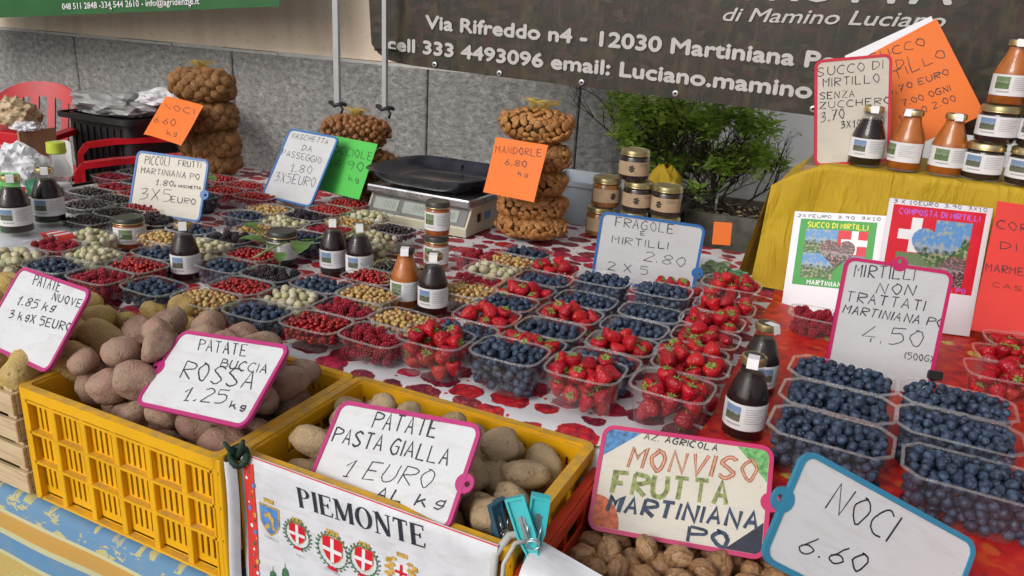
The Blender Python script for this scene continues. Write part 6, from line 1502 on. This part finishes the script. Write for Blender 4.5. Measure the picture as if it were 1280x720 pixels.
# ------------------------------------------------------------------ red plastic chairs, bin, clutter behind the left end
def chair(label,loc,yaw,z0=0):
    t=thing('garden_chair',label,'chair',(loc[0],loc[1],z0),group='red plastic garden chairs'); t.rotation_euler.z=yaw
    bk=lambda x,z:(x,.20+.10*(z-.42)/.45-.05*(1-(x/.24)**2)*-1*.8,z)
    # back: curved top band, side stiles and slats
    def bandy(x0,x1,f0,f1,nm,nx=14,th=.010):
        mb=MB()
        for off,fl in ((0,1),(th,0)):
            def g(u,v):
                x=x0+(x1-x0)*(u if fl else 1-u); z=f0(x)+(f1(x)-f0(x))*v; p=bk(x,z); return (p[0],p[1]+(-off if 0 else off),p[2])
            mb.grid(g,nx,3)
        n_=(nx+1)*4; 
        part(nm,mb,'plastic_red',t,True)
    top=lambda x:.88-.10*abs(x/.25)**2.6
    bandy(-.25,.25,lambda x:top(x)-.075,top,'top_rail')
    bandy(-.25,-.205,lambda x:.42,lambda x:top(x)-.074,'stile',3); bandy(.205,.25,lambda x:.42,lambda x:top(x)-.074,'stile',3)
    for x in (-.125,-.045,.045,.125): bandy(x-.022,x+.022,lambda x:.47,lambda x:top(x)-.073,'slat',3)
    bandy(-.204,.204,lambda x:.42,lambda x:.472,'bottom_rail')
    mb=MB(); mb.bbox(-.235,.235,-.24,.215,.405,.425,.008); part('seat',mb,'plastic_red',t)
    for s in (-1,1):
        mb=MB(); P=[(s*.245,.235,.67),(s*.262,.10,.665),(s*.268,-.10,.655),(s*.262,-.215,.64),(s*.255,-.245,.60),(s*.252,-.25,.42),(s*.262,-.27,0)]
        for a,b_ in zip(P,P[1:]):
            a,b_=Vector(a),Vector(b_); d=(b_-a).normalized(); side=Vector((1,0,0)); nrm=d.cross(side).normalized()
            vs=[]; 
            for p in (a,b_):
                for ex,ez in ((-.026,-.013),(.026,-.013),(.026,.013),(-.026,.013)): vs.append(tuple(p+side*ex+nrm*ez))
            mb.add(vs,[(0,1,5,4),(1,2,6,5),(2,3,7,6),(3,0,4,7),(0,3,2,1),(4,5,6,7)])
        part('armrest',mb,'plastic_red',t); 
        mb=MB(); mb.tube([(s*.235,.20,.41),(s*.25,.27,0)],[.022,.018],6); part('leg',mb,'plastic_red',t)
    return t
chair('red plastic armchair at the left edge in front of the granite wall',(-3.93,2.42,0),DEG(22))
chair('red plastic armchair partly hidden behind the small fruit board and the walnut card',(-3.14,2.53,0),DEG(-38))
def crumple(nm,label,cat,loc,r,matl,seed,flat=(1,1,1),amp=.35,rep=2.2,yaw=0):
    v=ICO4[0]*1.0; v=v*nv(v,rep,seed,amp); v=v*nv(v,rep*3,seed+5,amp*.45); v=v*np.array(r)*np.array(flat); v[:,2]=np.maximum(v[:,2],-r[2]*.5)
    o=link(nm,arr_mesh(nm,v,ICO4[1],matl,False),None,loc); o.rotation_euler.z=yaw; tag(o,label,cat); return o
bn2=thing('black_bin','black plastic bin with a grey bag on top, behind the table','bin',(-3.56,2.80,0))
mb=MB(); mb.ring(rrect(.46,.30,.05),rrect(.44,.28,.05),0.002,.76); part('body',mb,'plastic_black',bn2,50); mb=MB(); mb.prism(rrect(.435,.275,.05),.60,.62); part('inner_floor',mb,'plastic_black',bn2); mb=MB(); mb.ring(rrect(.52,.36,.05,off=.012),rrect(.52,.36,.05,off=.001),.738,.762); part('rim',mb,'plastic_black',bn2,50)
for k in range(8):
    mb=MB(); x=-.17+k*.048; mb.box(x-.006,x+.006,-.157,-.1505,.05,.71); part('ridge',mb,'plastic_black',bn2)
crumple('plastic_bag','crumpled grey plastic bag lying on the black bin','bag',(-3.56,2.77,.800),(.24,.14,.07),'bag_grey',3,yaw=.2)
crumple('plastic_bag','pale crumpled bag end beside the orange walnut card','bag',(-3.24,2.80,.86),(.12,.07,.05),'bag_white',9,yaw=.5)
crumple('food_wrapper','crumpled beige and pink wrapper on a red box by the chair','wrapper',(-3.70,2.34,.775),(.12,.09,.075),'wrapper',5,rep=3)
crumple('plastic_bag','thin white bag next to the beige wrapper','bag',(-3.60,2.31,.735),(.075,.05,.03),'bag_white',6,rep=3)
bx=thing('carton','red printed carton with small yellow mark beside the red armchair','carton',(-3.62,2.36,0)); bx.rotation_euler.z=.1; bx.location=(-3.74,2.33,0); bx.scale=(.8,.8,1)
mb=MB(); mb.bbox(-.20,.20,-.12,.12,.44,.71,.004); part('box',mb,'plastic_red',bx); mb=MB(); mb.bbox(.2005,.215,-.12,.12,.44,.72,.001); part('flap',mb,'cardboard',bx)
mb=MB(); mb.add([(-.03,-.1215,.64),(-.005,-.1215,.64),(.0,-.1215,.665),(-.012,-.1215,.675),(-.02,-.1215,.665),(-.032,-.1215,.668)],[(0,1,2,3,4,5)]); mb.add([(-.04,-.1215,.60),(.01,-.1215,.60),(.01,-.1215,.612),(-.04,-.1215,.612)],[(0,1,2,3)]); part('print',mb,'pr_gold',bx)
mb=MB(); mb.box(.06,.12,-.1215,-.1206,.60,.65); part('label',mb,'paper_grey',bx)
st=thing('side_table','small dark table under the red carton','table',(-3.76,2.33,0)); mb=MB(); mb.bbox(-.25,.25,-.18,.18,.40,.437,.004); part('top',mb,'plastic_black',st)
for x in (-.22,.22):
    for y in (-.15,.15): mb=MB(); mb.box(x-.015,x+.015,y-.015,y+.015,0,.40); part('leg',mb,'plastic_black',st)
bk_=thing('black_crate','tall stack of black crates between the two left juice bottles and the red chairs','crate',(-2.55,1.62,0))
for q in range(4):
    mb=MB(); z=.80+q*.0; 
# things standing at the left end of the table
crumple('plastic_bag','white crumpled carrier bag at the left edge behind the first bottle','bag',(-2.13,1.33,.87),(.075,.06,.07),'bag_white',12,rep=2.6)
t=thing('small_bottle','small clear bottle with yellow green cap behind the second left bottle','bottle',(-2.00,1.36,.8045)); mb=MB(); mb.lathe([(.001,0),(.020,.001),(.021,.06),(.014,.082),(.014,.092)],18,cap=False); part('glass',mb,'clear_rim',t,True); mb=MB(); mb.lathe([(.016,.09),(.018,.092),(.017,.112),(.001,.114)],18); part('cap',mb,'lime_lid',t,40); mb=MB(); mb.lathe([(.001,.002),(.018,.003),(.018,.030),(.001,.030)],16); part('content',mb,'sheet_white',t,True); t.scale=(1.35,1.35,1.35)
t=thing('green_cup','dark green plastic bag end behind the two left bottles','bag',(-1.985,1.30,.84)); 
mb=MB(); mb.v=[]; v=ICO3[0]*nv(ICO3[0],2.5,3,.4)*np.array([.055,.035,.028]); mb.add([tuple(p) for p in v],[tuple(int(i) for i in f) for f in ICO3[1]]); part('bag',mb,'cup_green',t,True)
t=thing('paper_card','grey white card standing behind the left bottles','card',M=Matrix.Translation((-2.07,1.42,.895))@rot(DEG(15),DEG(82),DEG(6))); mb=MB(); mb.prism(rrect(.065,.10,.012),-.001,0); part('card',mb,'paper_grey',t)
crumple('bread_roll','small tan bun like bit between the two left bottles','food',(-1.82,1.22,.862),(.016,.014,.016),'kraft',4,amp=.2)
mb=MB(); mb.grid(lambda u,v:(-1.98+.42*u+.01*math.sin(v*8),.925+.30*v+.006*math.sin(u*9),.8155+.022*math.sin(math.pi*min(1,u*1.2))**.3*math.sin(math.pi*v)**.25+.004*nz(u*3,v*3,0,2)-.02*max(0,u-.9)*10*.0),40,30)
tag(part('white_bag_flat',mb,'bag_white',None,True),'flat folded white bag under the two left juice bottles','bag')
mb=MB()
for k in range(5): a=-1.50-.012*k; mb.grid(lambda u,v,k=k:(-1.590+k*.014+.004*u*(1)+.02*v,1.015+.035*u+.005*math.sin(k),.846+.012*math.sin(math.pi*v)+.014*(1-v)*0+.001*k-.018*v),4,8,mi=k%2)
tag(part('folded_net',mb,['card_red','bag_white'],None,True),'red and white striped folded net on the white bag','net')
# black boxes under/behind: dark crates left of the walnut bags
def black_stack(x,y,w_,d_,h_,lb):
    t=thing('black_crate',lb,'crate',(x,y,0),group='black crates behind the table')
    n=int(h_/.16)
    for k in range(n):
        z=k*h_/n; mb=MB(); mb.ring(rrect(w_,d_,.02),rrect(w_-.02,d_-.02,.015),z+.002,z+h_/n-.004); part('tier',mb,'plastic_black',t,50)
        mb=MB(); mb.ring(rrect(w_,d_,.02,off=.006),rrect(w_,d_,.02,off=.0005),z+h_/n-.02,z+h_/n-.005); part('rim',mb,'plastic_black',t,50)
    mb=MB(); mb.prism(rrect(w_-.02,d_-.02,.015),h_-.06,h_-.05); part('cover',mb,'plastic_black',t)
bpy.data.objects.remove(bk_)
black_stack(-2.65,2.12,.62,.20,.60,'black crate stack left of the red chairs behind the table end')
black_stack(-1.10,2.42,.5,.3,.72,'black crate stack behind the shop scale')
print('objects',len(bpy.data.objects))
